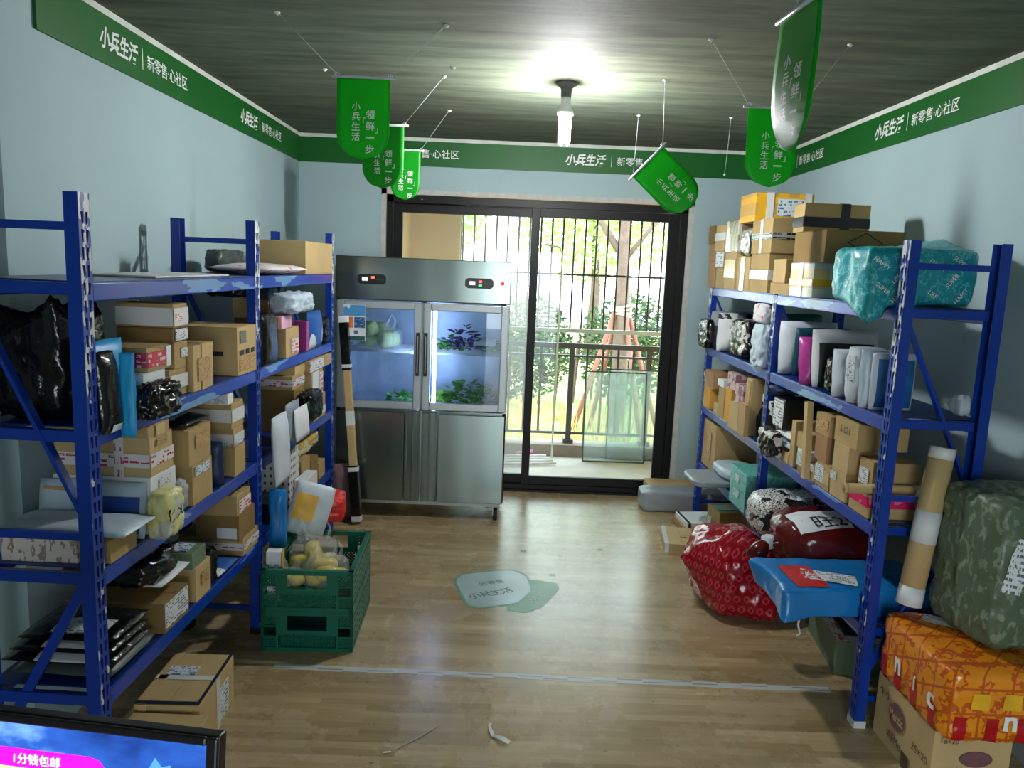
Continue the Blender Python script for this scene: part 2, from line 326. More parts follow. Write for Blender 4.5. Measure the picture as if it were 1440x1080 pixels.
def chips(nt, co):
    """paint rubbed to bare metal, worst high up where hands grip the posts"""
    s = N(nt, 'SeparateXYZ'); nt.links.new(co, s.inputs[0]); mp = N(nt, 'Mapping'); mp.inputs['Scale'].default_value = (1, 1, .35); nt.links.new(co, mp.inputs[0])
    n = N(nt, 'TexNoise', i={'Scale': 30, 'Detail': 4}); nt.links.new(mp.outputs[0], n.inputs['Vector'])
    up = N(nt, 'MapRange', i={1: 1.3, 2: 1.65, 3: .62, 4: .5}); nt.links.new(s.outputs[2], up.inputs[0])
    return M_(nt, 'GREATER_THAN', n.outputs['Fac'], up.outputs[0])
def dots(nt, co):
    s = N(nt, 'SeparateXYZ'); nt.links.new(co, s.inputs[0]); r = None
    for c_, k in ((M_(nt, 'ADD', s.outputs[0], s.outputs[1]), 30), (s.outputs[2], 24)):
        d = M_(nt, 'LESS_THAN', M_(nt, 'ABSOLUTE', M_(nt, 'SUBTRACT', M_(nt, 'FRACT', M_(nt, 'MULTIPLY', c_, k)), .5)), .2)
        r = d if r is None else M_(nt, 'ADD', r, d)
    return M_(nt, 'GREATER_THAN', r, 1.5)
def steel_mat(k):
    m, nt, b = base_mat(k); L = nt.links.new; t = N(nt, 'TexCoord'); mp = N(nt, 'Mapping'); mp.inputs['Scale'].default_value = (3, 3, 90)
    n = N(nt, 'TexNoise', i={'Scale': 4, 'Detail': 3}); L(t.outputs['Object'], mp.inputs[0]); L(mp.outputs[0], n.inputs['Vector'])
    b.inputs['Base Color'].default_value = lin((136, 150, 146))+(1,); b.inputs['Metallic'].default_value = .95
    r = N(nt, 'MapRange', i={3: .19, 4: .25}); L(n.outputs['Fac'], r.inputs[0]); L(r.outputs[0], b.inputs['Roughness'])
    n2 = N(nt, 'TexNoise', i={'Scale': 2.2, 'Detail': 1}); mp2 = N(nt, 'Mapping'); mp2.inputs['Scale'].default_value = (1.5, 1.5, .22); L(t.outputs['Object'], mp2.inputs[0]); L(mp2.outputs[0], n2.inputs['Vector'])
    bp = N(nt, 'Bump', i={'Strength': .16, 'Distance': .02}); L(n2.outputs['Fac'], bp.inputs['Height']); L(bp.outputs[0], b.inputs['Normal']); return m
def orange_pack(k):
    def packs(nt, co):
        s = N(nt, 'SeparateXYZ'); nt.links.new(co, s.inputs[0]); u = M_(nt, 'MULTIPLY', M_(nt, 'SUBTRACT', s.outputs[0], s.outputs[1]), 9.5); v = M_(nt, 'ADD', M_(nt, 'MULTIPLY', s.outputs[2], 11), M_(nt, 'MULTIPLY', s.outputs[1], 5))
        a = M_(nt, 'MAXIMUM', M_(nt, 'LESS_THAN', M_(nt, 'FRACT', u), .08), M_(nt, 'LESS_THAN', M_(nt, 'FRACT', v), .1))
        return M_(nt, 'MULTIPLY', M_(nt, 'MAXIMUM', a, noise_band(20, .54, .62, 4)(nt, co)), .75)
    return mixmat(k, (238, 146, 28), (186, 58, 20), packs, .12, bump=.4)
# ------------------------------------------------------------------ parcels
def carton(name, w, l, h, m, loc, rz=0, label=None, cat='box', asign=1, tape=(), lab=(), group=None, flap=0, seam=True, tilt=0):
    """closed box: x = depth (asign points to the aisle), y = length away from camera, z up; origin at its base centre"""
    mb = MB(); t = min(.004, h*.1); e = .0015
    if seam and h > .05:
        mb.box(-w/2, w/2, -l/2, l/2, 0, h-t)
        if w > l: mb.box(-w/2, w/2, -l/2, -e/2, h-t, h); mb.box(-w/2, w/2, e/2, l/2, h-t, h)
        else: mb.box(-w/2, -e/2, -l/2, l/2, h-t, h); mb.box(e/2, w/2, -l/2, l/2, h-t, h)
    else: mb.box(-w/2, w/2, -l/2, l/2, 0, h)
    bw = max(w, l, h)
    for i, p in enumerate(mb.v):   # cartons bulge and are never quite square
        q = Vector(p); n_ = noise.noise_vector(Vector((loc[0]*7+q.x*3, loc[1]*7+q.y*3, loc[2]*5+q.z*3)))*min(.004, bw*.012); mb.v[i] = (q.x+n_.x, q.y+n_.y, max(0, q.z+n_.z*.4*(q.z > 0)))
    o = mb.build(name, m, loc=loc, rot=(tilt, 0, rz), bevel=min(.004, h*.06))
    if label: tag(o, label, cat, group)
    A = asign; ex = .0045
    def face(f):
        if f == 'A': return Vector((A*(w/2+ex*.5), -A*l/2, 0)), Vector((0, A*l, 0)), Vector((0, 0, h)), Vector((A, 0, 0))
        if f == 'N': return Vector((-w/2, -l/2-ex*.5, 0)), Vector((w, 0, 0)), Vector((0, 0, h)), Vector((0, -1, 0))
        return Vector((-w/2, -l/2, h+ex*.3)), Vector((w, 0, 0)), Vector((0, l, 0)), Vector((0, 0, 1))
    for tp in tape:
        kind, mk, pos, wid = tp; b = MB()
        if kind == 'H':
            for f in 'AN':
                fo, u, v, n = face(f); b.patch(fo+v*max(0, pos-wid/2), u, v*min(wid, 1), n, lift=.0008)
        elif kind == 'TNx':
            fo, u, v, n = face('T'); b.patch(fo+u*(pos-wid/2), u*wid, v, n); fo, u, v, n = face('N'); b.patch(fo+u*(pos-wid/2), u*wid, v, n, lift=.0014)
        else:
            fo, u, v, n = face('T'); b.patch(fo+v*(.5-wid/4), u, v*wid/2, n); fo, u, v, n = face('A'); b.patch(fo+u*(.5-wid/4), u*wid/2, v, n, lift=.0014)
        b.build('packing_tape', MT(mk), o)
    for f, u0, v0, u1, v1, mk in lab:
        b = MB(); fo, u, v, n = face(f); b.patch(fo+u*u0+v*v0, u*(u1-u0), v*(v1-v0), n, lift=.002)
        b.build({'ink': 'printed_mark', 'inkstamp': 'printed_mark', 'greyprint': 'printed_mark', 'yellow': 'printed_panel', 'bluepic': 'printed_panel'}.get(mk, 'shipping_label'), MT('white_label' if mk == 'white' else mk), o)
    return o, face
def pillow_geo(w, h, t, seed=0, cr=.006, n=11):
    """flat sealed plastic mailer standing on its lower edge: X wide, Z high, Y thick"""
    rnd = random.Random(seed); off = Vector((rnd.random()*50, rnd.random()*50, 0)); vs = []; fs = []
    nu = n; nv = max(6, min(22, int(n*h/max(w, .02)))); nv = max(nv, 8)
    for side in (-1, 1):
        for j in range(nv+1):
            for i in range(nu+1):
                u = -1+2*i/nu; v = -1+2*j/nv
                pr = max(0, 1-abs(u)**3.2)**.55*max(0, 1-min(1, abs(v)*1.06)**4)**.5
                y = side*(t/2*pr*(.9+.25*noise.noise(Vector((u*1.3, v*1.3, side))+off))+.0012)
                c = noise.noise(Vector((u*2.6, v*3.1, side*3))*1.0+off)*cr*pr+abs(noise.noise(Vector((u*6, v*5, side*2))+off))*cr*.5*pr
                ed = noise.noise(Vector((u*2, v*2, 7))+off)
                vs.append(Vector((u*w/2*(1-.03*abs(v)**3)+ed*.004, y+side*c*.6, h/2+v*h/2*(1-.02*u*u)+ed*.003*(abs(v) > .9))))
    s = (nu+1)*(nv+1)
    for j in range(nv):
        for i in range(nu):
            a = j*(nu+1)+i; q = (a, a+1, a+nu+2, a+nu+1); fs.append(q); fs.append(tuple(s+k for k in reversed(q)))
    rim = [i for i in range(nu)]+[j*(nu+1)+nu for j in range(nv)]+[nv*(nu+1)+nu-i for i in range(nu)]+[(nv-j)*(nu+1) for j in range(nv)]
    for k in range(len(rim)):
        a, b = rim[k], rim[(k+1) % len(rim)]; fs.append((b, a, a+s, b+s))
    zm = min(p.z for p in vs)
    for p in vs: p.z -= zm
    return vs, fs
def bundle_geo(w, l, h, seed=0, cr=.012, n=12, e=5., fr=5.):
    """stuffed bag: rounded block with creased skin, flattened where it rests"""
    rnd = random.Random(seed); off = Vector((rnd.random()*50, rnd.random()*50, rnd.random()*50)); idx = {}; vs = []; fs = []
    big = max(w, l, h)
    def P_(p):
        k = tuple(round(c, 4) for c in p)
        if k in idx: return idx[k]
        d = Vector(p); r = (abs(d.x)**e+abs(d.y)**e+abs(d.z)**e)**(-1/e); q = d*r
        s = Vector((q.x*w/2, q.y*l/2, q.z*h/2)); f = s/big*fr
        rid = 1-abs(noise.noise(f*1.3+off))*2; rid2 = 1-abs(noise.noise(f*2.7+off*1.7))*2
        s += q.normalized()*(cr*(.6*rid+.35*rid2-.7)); s.z = max(s.z, -h/2+.001*rid2)
        idx[k] = len(vs); vs.append(s); return idx[k]
    for ax in range(3):
        for sg in (-1, 1):
            for i in range(n):
                for j in range(n):
                    q = []
                    for a, b in ((0, 0), (1, 0), (1, 1), (0, 1)):
                        c = [0, 0, 0]; c[ax] = sg; c[(ax+1) % 3] = -1+2*(i+a)/n; c[(ax+2) % 3] = -1+2*(j+b)/n; q.append(P_(c))
                    fs.append(tuple(q) if sg > 0 else tuple(reversed(q)))
    zm = min(p.z for p in vs)
    for p in vs: p.z -= zm
    return vs, fs
def pull(vs, tip, r, k=1.6):
    """draw the skin out to a pointed corner"""
    tip = Vector(tip); near = min(vs, key=lambda v: (v-tip).length).copy(); d = tip-near
    for v in vs:
        w_ = max(0, 1-(v-near).length/r)**k
        v += d*w_
    return vs
def soft(name, vs, fs, m, loc, rot=(0, 0, 0), label=None, cat='bag', group=None):
    mb = MB(); mb.add(vs, fs, 0, True); o = mb.build(name, m, loc=loc, rot=rot)
    if label: tag(o, label, cat, group)
    return o, BVHTree.FromPolygons([tuple(v) for v in vs], fs)
def soft_label(o, bvh, c, ux, uy, n, w, h, mk, name='shipping_label', nn=12, tilt=0):
    """sheet of w x h stuck on a soft bag around c, following its skin"""
    c, ux, uy, n = map(Vector, (c, ux, uy, n)); b = MB(); vs = []
    for j in range(nn+1):
        for i in range(nn+1):
            p = c+ux*(w*(i/nn-.5))+uy*(h*(j/nn-.5)); hit = bvh.ray_cast(p+n*.4, -n)
            if hit[0] is None: hit = bvh.find_nearest(p)
            vs.append(hit[0]+n*.004)
    k = b.add(vs, [(j*(nn+1)+i, j*(nn+1)+i+1, (j+1)*(nn+1)+i+1, (j+1)*(nn+1)+i) for j in range(nn) for i in range(nn)], 0, True)
    for j in range(nn+1):
        for i in range(nn+1): b.uv[k+j*(nn+1)+i] = (i/nn, j/nn)
    return b.build(name, MT(mk), o)
RACK = {'L': ((-1.205, 2.211), .0339, -1), 'R': ((1.512, 2.945), -.0073, 1)}
def rk(r, s, d, z):
    (x, y), a, sg = RACK[r]; c, sn = math.cos(a), math.sin(a); t = sg*d
    return Vector((x+sn*s+c*t, y+c*s-sn*t, z))
GROUPS = {'box': 'boxes', 'ms': 'standing mailers', 'mx': 'standing mailers', 'mz': 'flat mailers', 'bun': 'plastic bags'}
_n = [0]
def P(r, k, s0, s1, d, dep, z0, z1, m, lab, x):
    """one parcel on a rack: s along the rack, d inward from the aisle, z heights in metres"""
    _n[0] += 1; seed = _n[0]; A = -RACK[r][2]; rz = -RACK[r][1]; L, H = s1-s0, z1-z0
    loc = rk(r, (s0+s1)/2, d+dep/2, z0); grp = ('boxes' if k == 'box' else 'bags and mailers')+(' on the left rack' if r == 'L' else ' on the right rack')
    tl = math.radians(x.get('tilt', 0)); side = 'L' if r == 'L' else 'R'
    if k == 'box':
        o, face = carton('parcel_box', dep, L, H, MT(m), loc, rz, lab, 'box', A, x.get('tape', ()), x.get('lab_', ()), grp, tilt=tl)
        if x.get('diamond'):
            b = MB(); fo, u, v, n = face('N'); c = fo+u*.5+v*.62
            pts = [c+u*.22, c+v*.3, c-u*.22, c-v*.3]
            for i in range(4): b.bar(pts[i]-Vector((0, .001, 0)), pts[(i+1) % 4]-Vector((0, .001, 0)), .004, .002, side=(0, 0, 1))
            for q in (.13, .06): b.bar(fo+u*.3+v*q-Vector((0, .001, 0)), fo+u*.55+v*q-Vector((0, .001, 0)), .006, .002, side=(0, 0, 1))
            b.build('printed_mark', MT('ink'), o)
        if x.get('text'):
            b = MB(); fo, u, v, n = face('A'); text_to(b, x['text'], fo+u*.5+v*.6, u, v, h=H*.28, lift=.003); b.build('handwriting', MT('ink'), o)
        if x.get('flap'):
            b = MB(); b.obox((dep*.18*0, L*.5, H+.0), (dep/2, 0, 0), (0, .002, 0), (0, 0, .001)); 
            b.prism([(0, 0), (L*.42, 0), (L*.36, .075), (L*.06, .075)], (dep/2*A, -L*.5 if A > 0 else -L*.08, H-.002), (0, 1, 0), (.25*A, 0, 1), (.003, 0, 0)); b.build('flap', MT(m), o)
        return o
    if k == 'bun':
        vs, fs = bundle_geo(dep, L, H, seed, x.get('cr', .015), 16)
        for t_, r_ in x.get('tips', ()): pull(vs, t_, r_)
        nm = 'plastic_bag'
        o, bv = soft(nm, vs, fs, MT(m), loc, (0, 0, rz), lab, 'bag', grp)
        W_, Y_ = dep, L
        if x.get('scr'):
            b = MB(); text_to(b, 'ヒメ', (A*dep*.5, 0, H*.5), (0, A, 0), (0, 0, 1), h=.05, bvh=bv, bold=.01); b.build('handwriting', MT('ink'), o)
    else:
        nm = 'mailer_bag'
        if k == 'ms': vs, fs = pillow_geo(dep, H, L, seed, x.get('cr', .006)); vs = [Vector((v.x, v.y, v.z)) for v in vs]; rot = (tl, 0, rz)
        elif k == 'mx': vs, fs = pillow_geo(L, H, dep, seed, x.get('cr', .006)); vs = [Vector((v.y*A, -v.x*A, v.z)) for v in vs]; rot = (0, tl*-A, rz)
        else:
            if x.get('flat'):
                mb = MB(); mb.box(-dep/2, dep/2, -L/2, L/2, 0, H); return tag(mb.build('paper_sheet', MT(m), loc=loc, rot=(0, 0, rz)), lab, 'paper sheet', None)
            vs, fs = pillow_geo(dep, L, H, seed, x.get('cr', .008)); vs = [Vector((v.x, v.z-L/2, v.y+H/2)) for v in vs]; zm_ = min(v.z for v in vs); vs = [v-Vector((0, 0, zm_)) for v in vs]; fs = [tuple(reversed(f)) for f in fs]; rot = (0, 0, rz)
        o, bv = soft(nm, vs, fs, MT(m), loc, rot, lab, 'mailer', grp); W_, Y_ = dep, L
    for f, u0, v0, u1, v1, mk in x.get('lab_', ()):
        n_ = {'ink': 'printed_band', 'inkstamp': 'printed_mark', 'bluepic': 'printed_panel'}.get(mk, 'shipping_label'); mk = 'white_label' if mk == 'white' else mk
        if f == 'A': soft_label(o, bv, (0, (-.5+(u0+u1)/2)*Y_*A, (v0+v1)/2*H), (0, A, 0), (0, 0, 1), (A, 0, 0), (u1-u0)*Y_, (v1-v0)*H, mk, n_)
        elif f == 'N': soft_label(o, bv, ((-.5+(u0+u1)/2)*W_, 0, (v0+v1)/2*H), (1, 0, 0), (0, 0, 1), (0, -1, 0), (u1-u0)*W_, (v1-v0)*H, mk, n_)
        else: soft_label(o, bv, ((-.5+(u0+u1)/2)*W_, (-.5+(v0+v1)/2)*Y_, H/2), (1, 0, 0), (0, 1, 0), (0, 0, 1), (u1-u0)*W_, (v1-v0)*Y_, mk, n_)
    return o
# ------------------------------------------------------------------ the room
XL, XR, YB, ZC, YF = -1.667, 2.096, 6.16, 2.80, -1.7
def wall_mat(k, c1):
    m, nt, b = base_mat(k); L = nt.links.new; t = N(nt, 'TexCoord'); n = N(nt, 'TexNoise', i={'Scale': 1.3, 'Detail': 5}); L(t.outputs['Object'], n.inputs['Vector'])
    r = N(nt, 'ValToRGB'); c = lin(c1); r.color_ramp.elements[0].color = tuple(x*.94 for x in c)+(1,); r.color_ramp.elements[1].color = c+(1,); r.color_ramp.elements[0].position = .35; r.color_ramp.elements[1].position = .65
    L(n.outputs['Fac'], r.inputs[0]); L(r.outputs[0], b.inputs['Base Color']); b.inputs['Roughness'].default_value = .7; b.inputs['Specular IOR Level'].default_value = .25
    n2 = N(nt, 'TexNoise', i={'Scale': 14, 'Detail': 6}); bp = N(nt, 'Bump', i={'Strength': .12, 'Distance': .01}); L(t.outputs['Object'], n2.inputs['Vector']); L(n2.outputs['Fac'], bp.inputs['Height']); L(bp.outputs[0], b.inputs['Normal']); return m
WALL = wall_mat('wall_paint', (172, 196, 200))
def ceiling_mat():
    m, nt, b = base_mat('bare_concrete'); L = nt.links.new; t = N(nt, 'TexCoord'); mp = N(nt, 'Mapping'); mp.inputs['Scale'].default_value = (.45, 3.2, 1)
    n = N(nt, 'TexNoise', i={'Scale': 3.2, 'Detail': 8, 'Roughness': .62}); L(t.outputs['Object'], mp.inputs[0]); L(mp.outputs[0], n.inputs['Vector'])
    r = N(nt, 'ValToRGB'); e = r.color_ramp.elements; e[0].position = .32; e[0].color = lin((86, 92, 82))+(1,); e[1].position = .68; e[1].color = lin((128, 135, 120))+(1,)
    L(n.outputs['Fac'], r.inputs[0]); n3 = N(nt, 'TexNoise', i={'Scale': .9, 'Detail': 3}); L(t.outputs['Object'], n3.inputs['Vector'])
    mx = N(nt, 'Mix', data_type='RGBA', blend_type='MULTIPLY'); mx.inputs[0].default_value = .6; L(r.outputs[0], mx.inputs[6])
    r2 = N(nt, 'ValToRGB'); r2.color_ramp.elements[0].color = lin((190, 176, 150))+(1,); r2.color_ramp.elements[1].color = lin((236, 250, 240))+(1,); r2.color_ramp.elements[0].position = .35; r2.color_ramp.elements[1].position = .65
    L(n3.outputs['Fac'], r2.inputs[0]); L(r2.outputs[0], mx.inputs[7]); L(mx.outputs[2], b.inputs['Base Color'])
    b.inputs['Roughness'].default_value = .75; b.inputs['Specular IOR Level'].default_value = .2
    n2 = N(nt, 'TexNoise', i={'Scale': 5, 'Detail': 7}); L(mp.outputs[0], n2.inputs['Vector']); bp = N(nt, 'Bump', i={'Strength': .15, 'Distance': .02}); L(n2.outputs['Fac'], bp.inputs['Height']); L(bp.outputs[0], b.inputs['Normal']); return m
def floor_mat():
    m, nt, b = base_mat('laminate_floor'); L = nt.links.new; t = N(nt, 'TexCoord')
    br = N(nt, 'TexBrick', offset=.37, i={'Scale': 1.0, 'Mortar Size': .0012, 'Mortar Smooth': .1, 'Brick Width': 1.1, 'Row Height': .125, 'Bias': 0.})
    L(t.outputs['Object'], br.inputs['Vector']); br.inputs['Color1'].default_value = (0, 0, 0, 1); br.inputs['Color2'].default_value = (1, 1, 1, 1); br.inputs['Mortar'].default_value = (.5, .5, .5, 1)
    b2 = N(nt, 'TexBrick', offset=.45, i={'Scale': 1.0, 'Mortar Size': 0., 'Brick Width': .36, 'Row Height': .0417}); L(t.outputs['Object'], b2.inputs['Vector']); b2.inputs['Color1'].default_value = (0, 0, 0, 1); b2.inputs['Color2'].default_value = (1, 1, 1, 1)
    mp = N(nt, 'Mapping'); mp.inputs['Scale'].default_value = (1.5, 22, 1); n = N(nt, 'TexNoise', i={'Scale': 2.2, 'Detail': 6, 'Distortion': .4}); L(t.outputs['Object'], mp.inputs[0]); L(mp.outputs[0], n.inputs['Vector'])
    r = N(nt, 'ValToRGB'); e = r.color_ramp.elements; e[0].position = .2; e[0].color = lin((144, 121, 82))+(1,); e[1].position = .85; e[1].color = lin((206, 184, 144))+(1,); x = e.new(.5); x.color = lin((174, 151, 110))+(1,)
    a = M_(nt, 'ADD', M_(nt, 'MULTIPLY', br.outputs['Color'], .2), M_(nt, 'ADD', M_(nt, 'MULTIPLY', b2.outputs['Color'], .34), M_(nt, 'MULTIPLY', n.outputs['Fac'], .46))); L(a, r.inputs[0])
    # worn, dusty traffic marks
    n4 = N(nt, 'TexNoise', i={'Scale': 2.4, 'Detail': 9, 'Roughness': .7}); L(t.outputs['Object'], n4.inputs['Vector']); r4 = N(nt, 'ValToRGB'); r4.color_ramp.elements[0].position = .48; r4.color_ramp.elements[1].position = .74
    L(n4.outputs['Fac'], r4.inputs[0]); mx = N(nt, 'Mix', data_type='RGBA'); mx.inputs[7].default_value = lin((172, 160, 138))+(1,); L(M_(nt, 'MULTIPLY', r4.outputs[0], .5), mx.inputs[0]); L(r.outputs[0], mx.inputs[6])
    n5 = N(nt, 'TexNoise', i={'Scale': 26, 'Detail': 3}); L(t.outputs['Object'], n5.inputs['Vector']); mk = M_(nt, 'MULTIPLY', M_(nt, 'GREATER_THAN', n5.outputs['Fac'], .7), .5)
    m3 = N(nt, 'Mix', data_type='RGBA'); m3.inputs[7].default_value = lin((70, 56, 40))+(1,); L(mk, m3.inputs[0]); L(mx.outputs[2], m3.inputs[6]); L(m3.outputs[2], b.inputs['Base Color'])
    rr = N(nt, 'MapRange', i={3: .16, 4: .38}); L(n4.outputs['Fac'], rr.inputs[0]); L(rr.outputs[0], b.inputs['Roughness']); b.inputs['Specular IOR Level'].default_value = .55
    bp = N(nt, 'Bump', i={'Strength': .12, 'Distance': .01}); L(n4.outputs['Fac'], bp.inputs['Height']); L(bp.outputs[0], b.inputs['Normal']); return m
def slab(name, m, *b):
    mb = MB()
    for q in b: mb.box(*q)
    return struct(mb.build(name, m))
slab('floor', floor_mat(), (-3.2, XR+.12, YF, YB, -.1, 0))
slab('ceiling', ceiling_mat(), (-3.2, XR+.12, YF, YB+.12, ZC, ZC+.12))
YC = 2.58
slab('wall_left', WALL, (XL-.15, XL, YC, YB+.12, 0, ZC))
slab('wall_left_side', wall_mat('wall_paint_lit', (206, 212, 204)), (-3.2, XL-.15, YC, YC+.12, 0, ZC))  # wall paint made paler: front light on this side is in the colour
slab('wall_far_left', WALL, (-3.32, -3.2, YF, YC+.12, 0, ZC))
slab('wall_right', WALL, (XR, XR+.12, YF, YB+.12, 0, ZC))
DL, DR, DT = -.973, 1.40, 2.362
slab('wall_back', WALL, (XL, DL-.02, YB, YB+.12, 0, ZC), (DR+.02, XR, YB, YB+.12, 0, ZC), (DL-.02, DR+.02, YB, YB+.12, DT+.02, ZC))
slab('wall_front', WALL, (-3.2, -.32, YF-.12, YF, 0, ZC), (.92, XR, YF-.12, YF, 0, ZC), (-.32, .92, YF-.12, YF, 2.12, ZC))
slab('trim_door_plaster', mat('raw_plaster', (196, 196, 190), .8, var=.12, scale=20), (DL-.045, DL-.005, YB-.008, YB, 0, DT+.045), (DR+.005, DR+.05, YB-.008, YB, 0, DT+.045), (DL-.045, DR+.05, YB-.008, YB, DT+.005, DT+.045))
slab('baseboard_right', mat('wall_foot', (150, 156, 158), .6), (XR-.012, XR, 0, YB, 0, .07))
# ragged plaster strip between ceiling and banners
def ragged(name, p0, p1, nrm, z0, z1):
    p0, p1, nrm = Vector(p0), Vector(p1), Vector(nrm); mb = MB(); n = 60; vs = []
    for i in range(n+1):
        q = p0.lerp(p1, i/n); zz = z0+.012*noise.noise(Vector((i*.45, z0, 3))); vs += [q+Vector((0, 0, zz)), q+Vector((0, 0, z1)), q+nrm*.01+Vector((0, 0, zz)), q+nrm*.01+Vector((0, 0, z1))]
    fs = []
    for i in range(n):
        a = i*4; fs += [(a+2, a+6, a+7, a+3), (a, a+4, a+6, a+2)]
    mb.add(vs, fs); return struct(mb.build(name, mat('white_filler', (214, 218, 210), .8)))
ragged('trim_1', (XL+.001, 2.79, 0), (XL+.001, YB, 0), (1, 0, 0), 2.765, 2.80); ragged('trim_2', (XL, YB-.001, 0), (XR, YB-.001, 0), (0, -1, 0), 2.765, 2.80); ragged('trim_3', (XR-.001, 2.4, 0), (XR-.001, YB, 0), (-1, 0, 0), 2.755, 2.80)
# ------------------------------------------------------------------ green fascia banners with white lettering
def banner(label, p0, p1, n, starts):
    p0, p1, n = Vector(p0), Vector(p1), Vector(n); u = (p1-p0).normalized(); L = (p1-p0).length
    mb = MB(); mb.prism([(0, 0), (L, 0), (L, .188), (0, .188)], p0, u, (0, 0, 1), n*.012); o = tag(mb.build('wall_banner', MT('banner')), label, 'banner', 'green banners under the ceiling')
    for s in starts:
        b = MB(); c = p0+n*.0125
        text_to(b, '小兵生活', c+u*(s+.16)+Vector((0, 0, .098)), u, (0, 0, 1), w=.32, h=.088, bold=.028, shear=.22)
        b.build('logo_lettering', MT('lettering'), o)
        b = MB(); b.prism([(-.002, -.045), (.002, -.045), (.002, .045), (-.002, .045)], c+u*(s+.362)+Vector((0, 0, .098)), u, (0, 0, 1), n*.001)
        text_to(b, '新零售·心社区', c+u*(s+.62)+Vector((0, 0, .096)), u, (0, 0, 1), w=.43, h=.066, bold=.006); b.build('slogan_lettering', MT('lettering'), o)
    return o
ZBN = 2.585
banner('long green wall banner with white Chinese lettering above the left rack', (XL+.001, 2.79, ZBN), (XL+.001, YB-.014, ZBN), (1, 0, 0), (.41, 2.02))
banner('green wall banner with white Chinese lettering above the sliding balcony door', (XL+.001, YB-.001, ZBN-.0), (XR-.001, YB-.001, ZBN), (0, -1, 0), (.41, 2.075))
banner('long green wall banner with white Chinese lettering above the right rack', (XR-.001, YB-.014, ZBN-.0), (XR-.001, 2.2, ZBN), (-1, 0, 0), (-.0+.02, 1.585))
# ------------------------------------------------------------------ sliding door to the balcony
def door():
    m = MT('alu_dark'); y0, y1 = YB-.02, YB+.10; mb = MB()
    mb.box(DL, DL+.055, y0, y1, 0, DT); mb.box(DR-.06, DR, y0, y1, 0, DT); mb.box(DL, DR, y0, y1, DT-.06, DT); mb.box(DL, DR, y0, y1, 0, .055); mb.box(DL+.055, DR-.06, y0+.05, y0+.056, .055, .075); mb.box(DL, DR, y0-.03, y0, 0, .018)
    root = mb.build('door_1', m, bevel=.003); root['kind'] = 'structure'; root['label'] = 'dark framed sliding balcony door'
    def sash(nm, xa, xb, y, wl, wr, gm):
        b = MB(); b.box(xa, xa+wl, y, y+.035, .057, DT-.062); b.box(xb-wr, xb, y, y+.035, .057, DT-.062); b.box(xa+wl, xb-wr, y, y+.035, DT-.13, DT-.062); b.box(xa+wl, xb-wr, y, y+.035, .057, .125)
        f = b.build('door_sash', m, root, bevel=.002); b = MB(); b.box(xa+wl-.005, xb-wr+.005, y+.014, y+.02, .12, DT-.125); g = b.build('glass_pane', gm, f)
        return f
    sash('l', DL+.056, .235, y0+.065, .06, .055, glass('glass_hazy', (236, 244, 242), .16)); sash('r', .17, DR-.061, y0+.012, .065, .085, glass('glass_clear', (244, 250, 248)))  # left sash: a pale film paints in the haze of doubled glass
    b = MB(); b.box(.185, .2, y0-.008, y0+.012, .95, 1.15); b.build('door_handle', m, root)
    for x in (-.7, .0, .5):
        b = MB(); b.lathe([(0, 0), (.006, 0), (.006, .002), (0, .002)], 10); o = b.build('screw', MT('chrome'), root, loc=(x, y0-.001, DT-.03), rot=(PI/2, 0, 0))
door()
# ------------------------------------------------------------------ balcony
conc = mat('balcony_concrete', (206, 200, 194), .8, var=.1, scale=4)
slab('floor_balcony', conc, (-2.2, 2.3, YB, 7.62, -.12, -.005))
slab('trim_balcony_curb', mat('curb_concrete', (150, 132, 118), .8), (-2.2, 2.3, 7.38, 7.62, -.005, .11))
ochre = mat('ochre_render', (255, 206, 116), .75, var=.06, scale=2)
slab('wall_balcony_left', ochre, (-1.08, -.93, YB+.12, 7.62, 0, 2.7), (-.93, -.47, 7.36, 7.62, 0, 2.7))
slab('trim_balcony_beam', ochre, (-.93, 2.4, 7.36, 7.62, 2.345, 2.7))
slab('ceiling_balcony', mat('ceiling_white', (240, 240, 236), .8), (-2.4, 2.4, YB+.12, 7.62, 2.7, 2.8))
slab('wall_balcony_right', ochre, (1.66, 2.4, YB+.12, 7.62, 0, 2.7))
def grille():
    root = thing('window_grille', 'black steel security grille filling the balcony opening above the railing', 'grille', (.6, 7.47, 1.2)); m = mat('grille_paint', (44, 42, 42), .5)
    def part(nm, mb): mb.build(nm, m, root, loc=(-.6, -7.47, -1.2))
    x0, x1 = -.46, 1.6
    mb = MB(); mb.box(x0-.02, x1+.03, 7.44, 7.49, 1.225, 1.262); o = mb.build('sill_rail', mat('sill_white', (206, 210, 210), .5), root, loc=(-.6, -7.47, -1.2))
    mb = MB(); mb.box(x0, x1, 7.465, 7.485, 1.775, 1.795); part('cross_rail', mb); mb = MB(); mb.box(x0, x1, 7.465, 7.485, 2.322, 2.344); part('top_rail', mb)
    for i in range(20):
        x = x0+.012+i*(x1-x0-.024)/19; mb = MB(); mb.tube([(x, 7.475, 1.26), (x, 7.475, 2.34)], .0095, 6); part('bar', mb)
    mb = MB(); mb.box(x0-.03, x0, 7.46, 7.49, .11, 2.344); mb.box(x1, x1+.03, 7.46, 7.49, .11, 2.344); part('side_frame', mb)
grille()
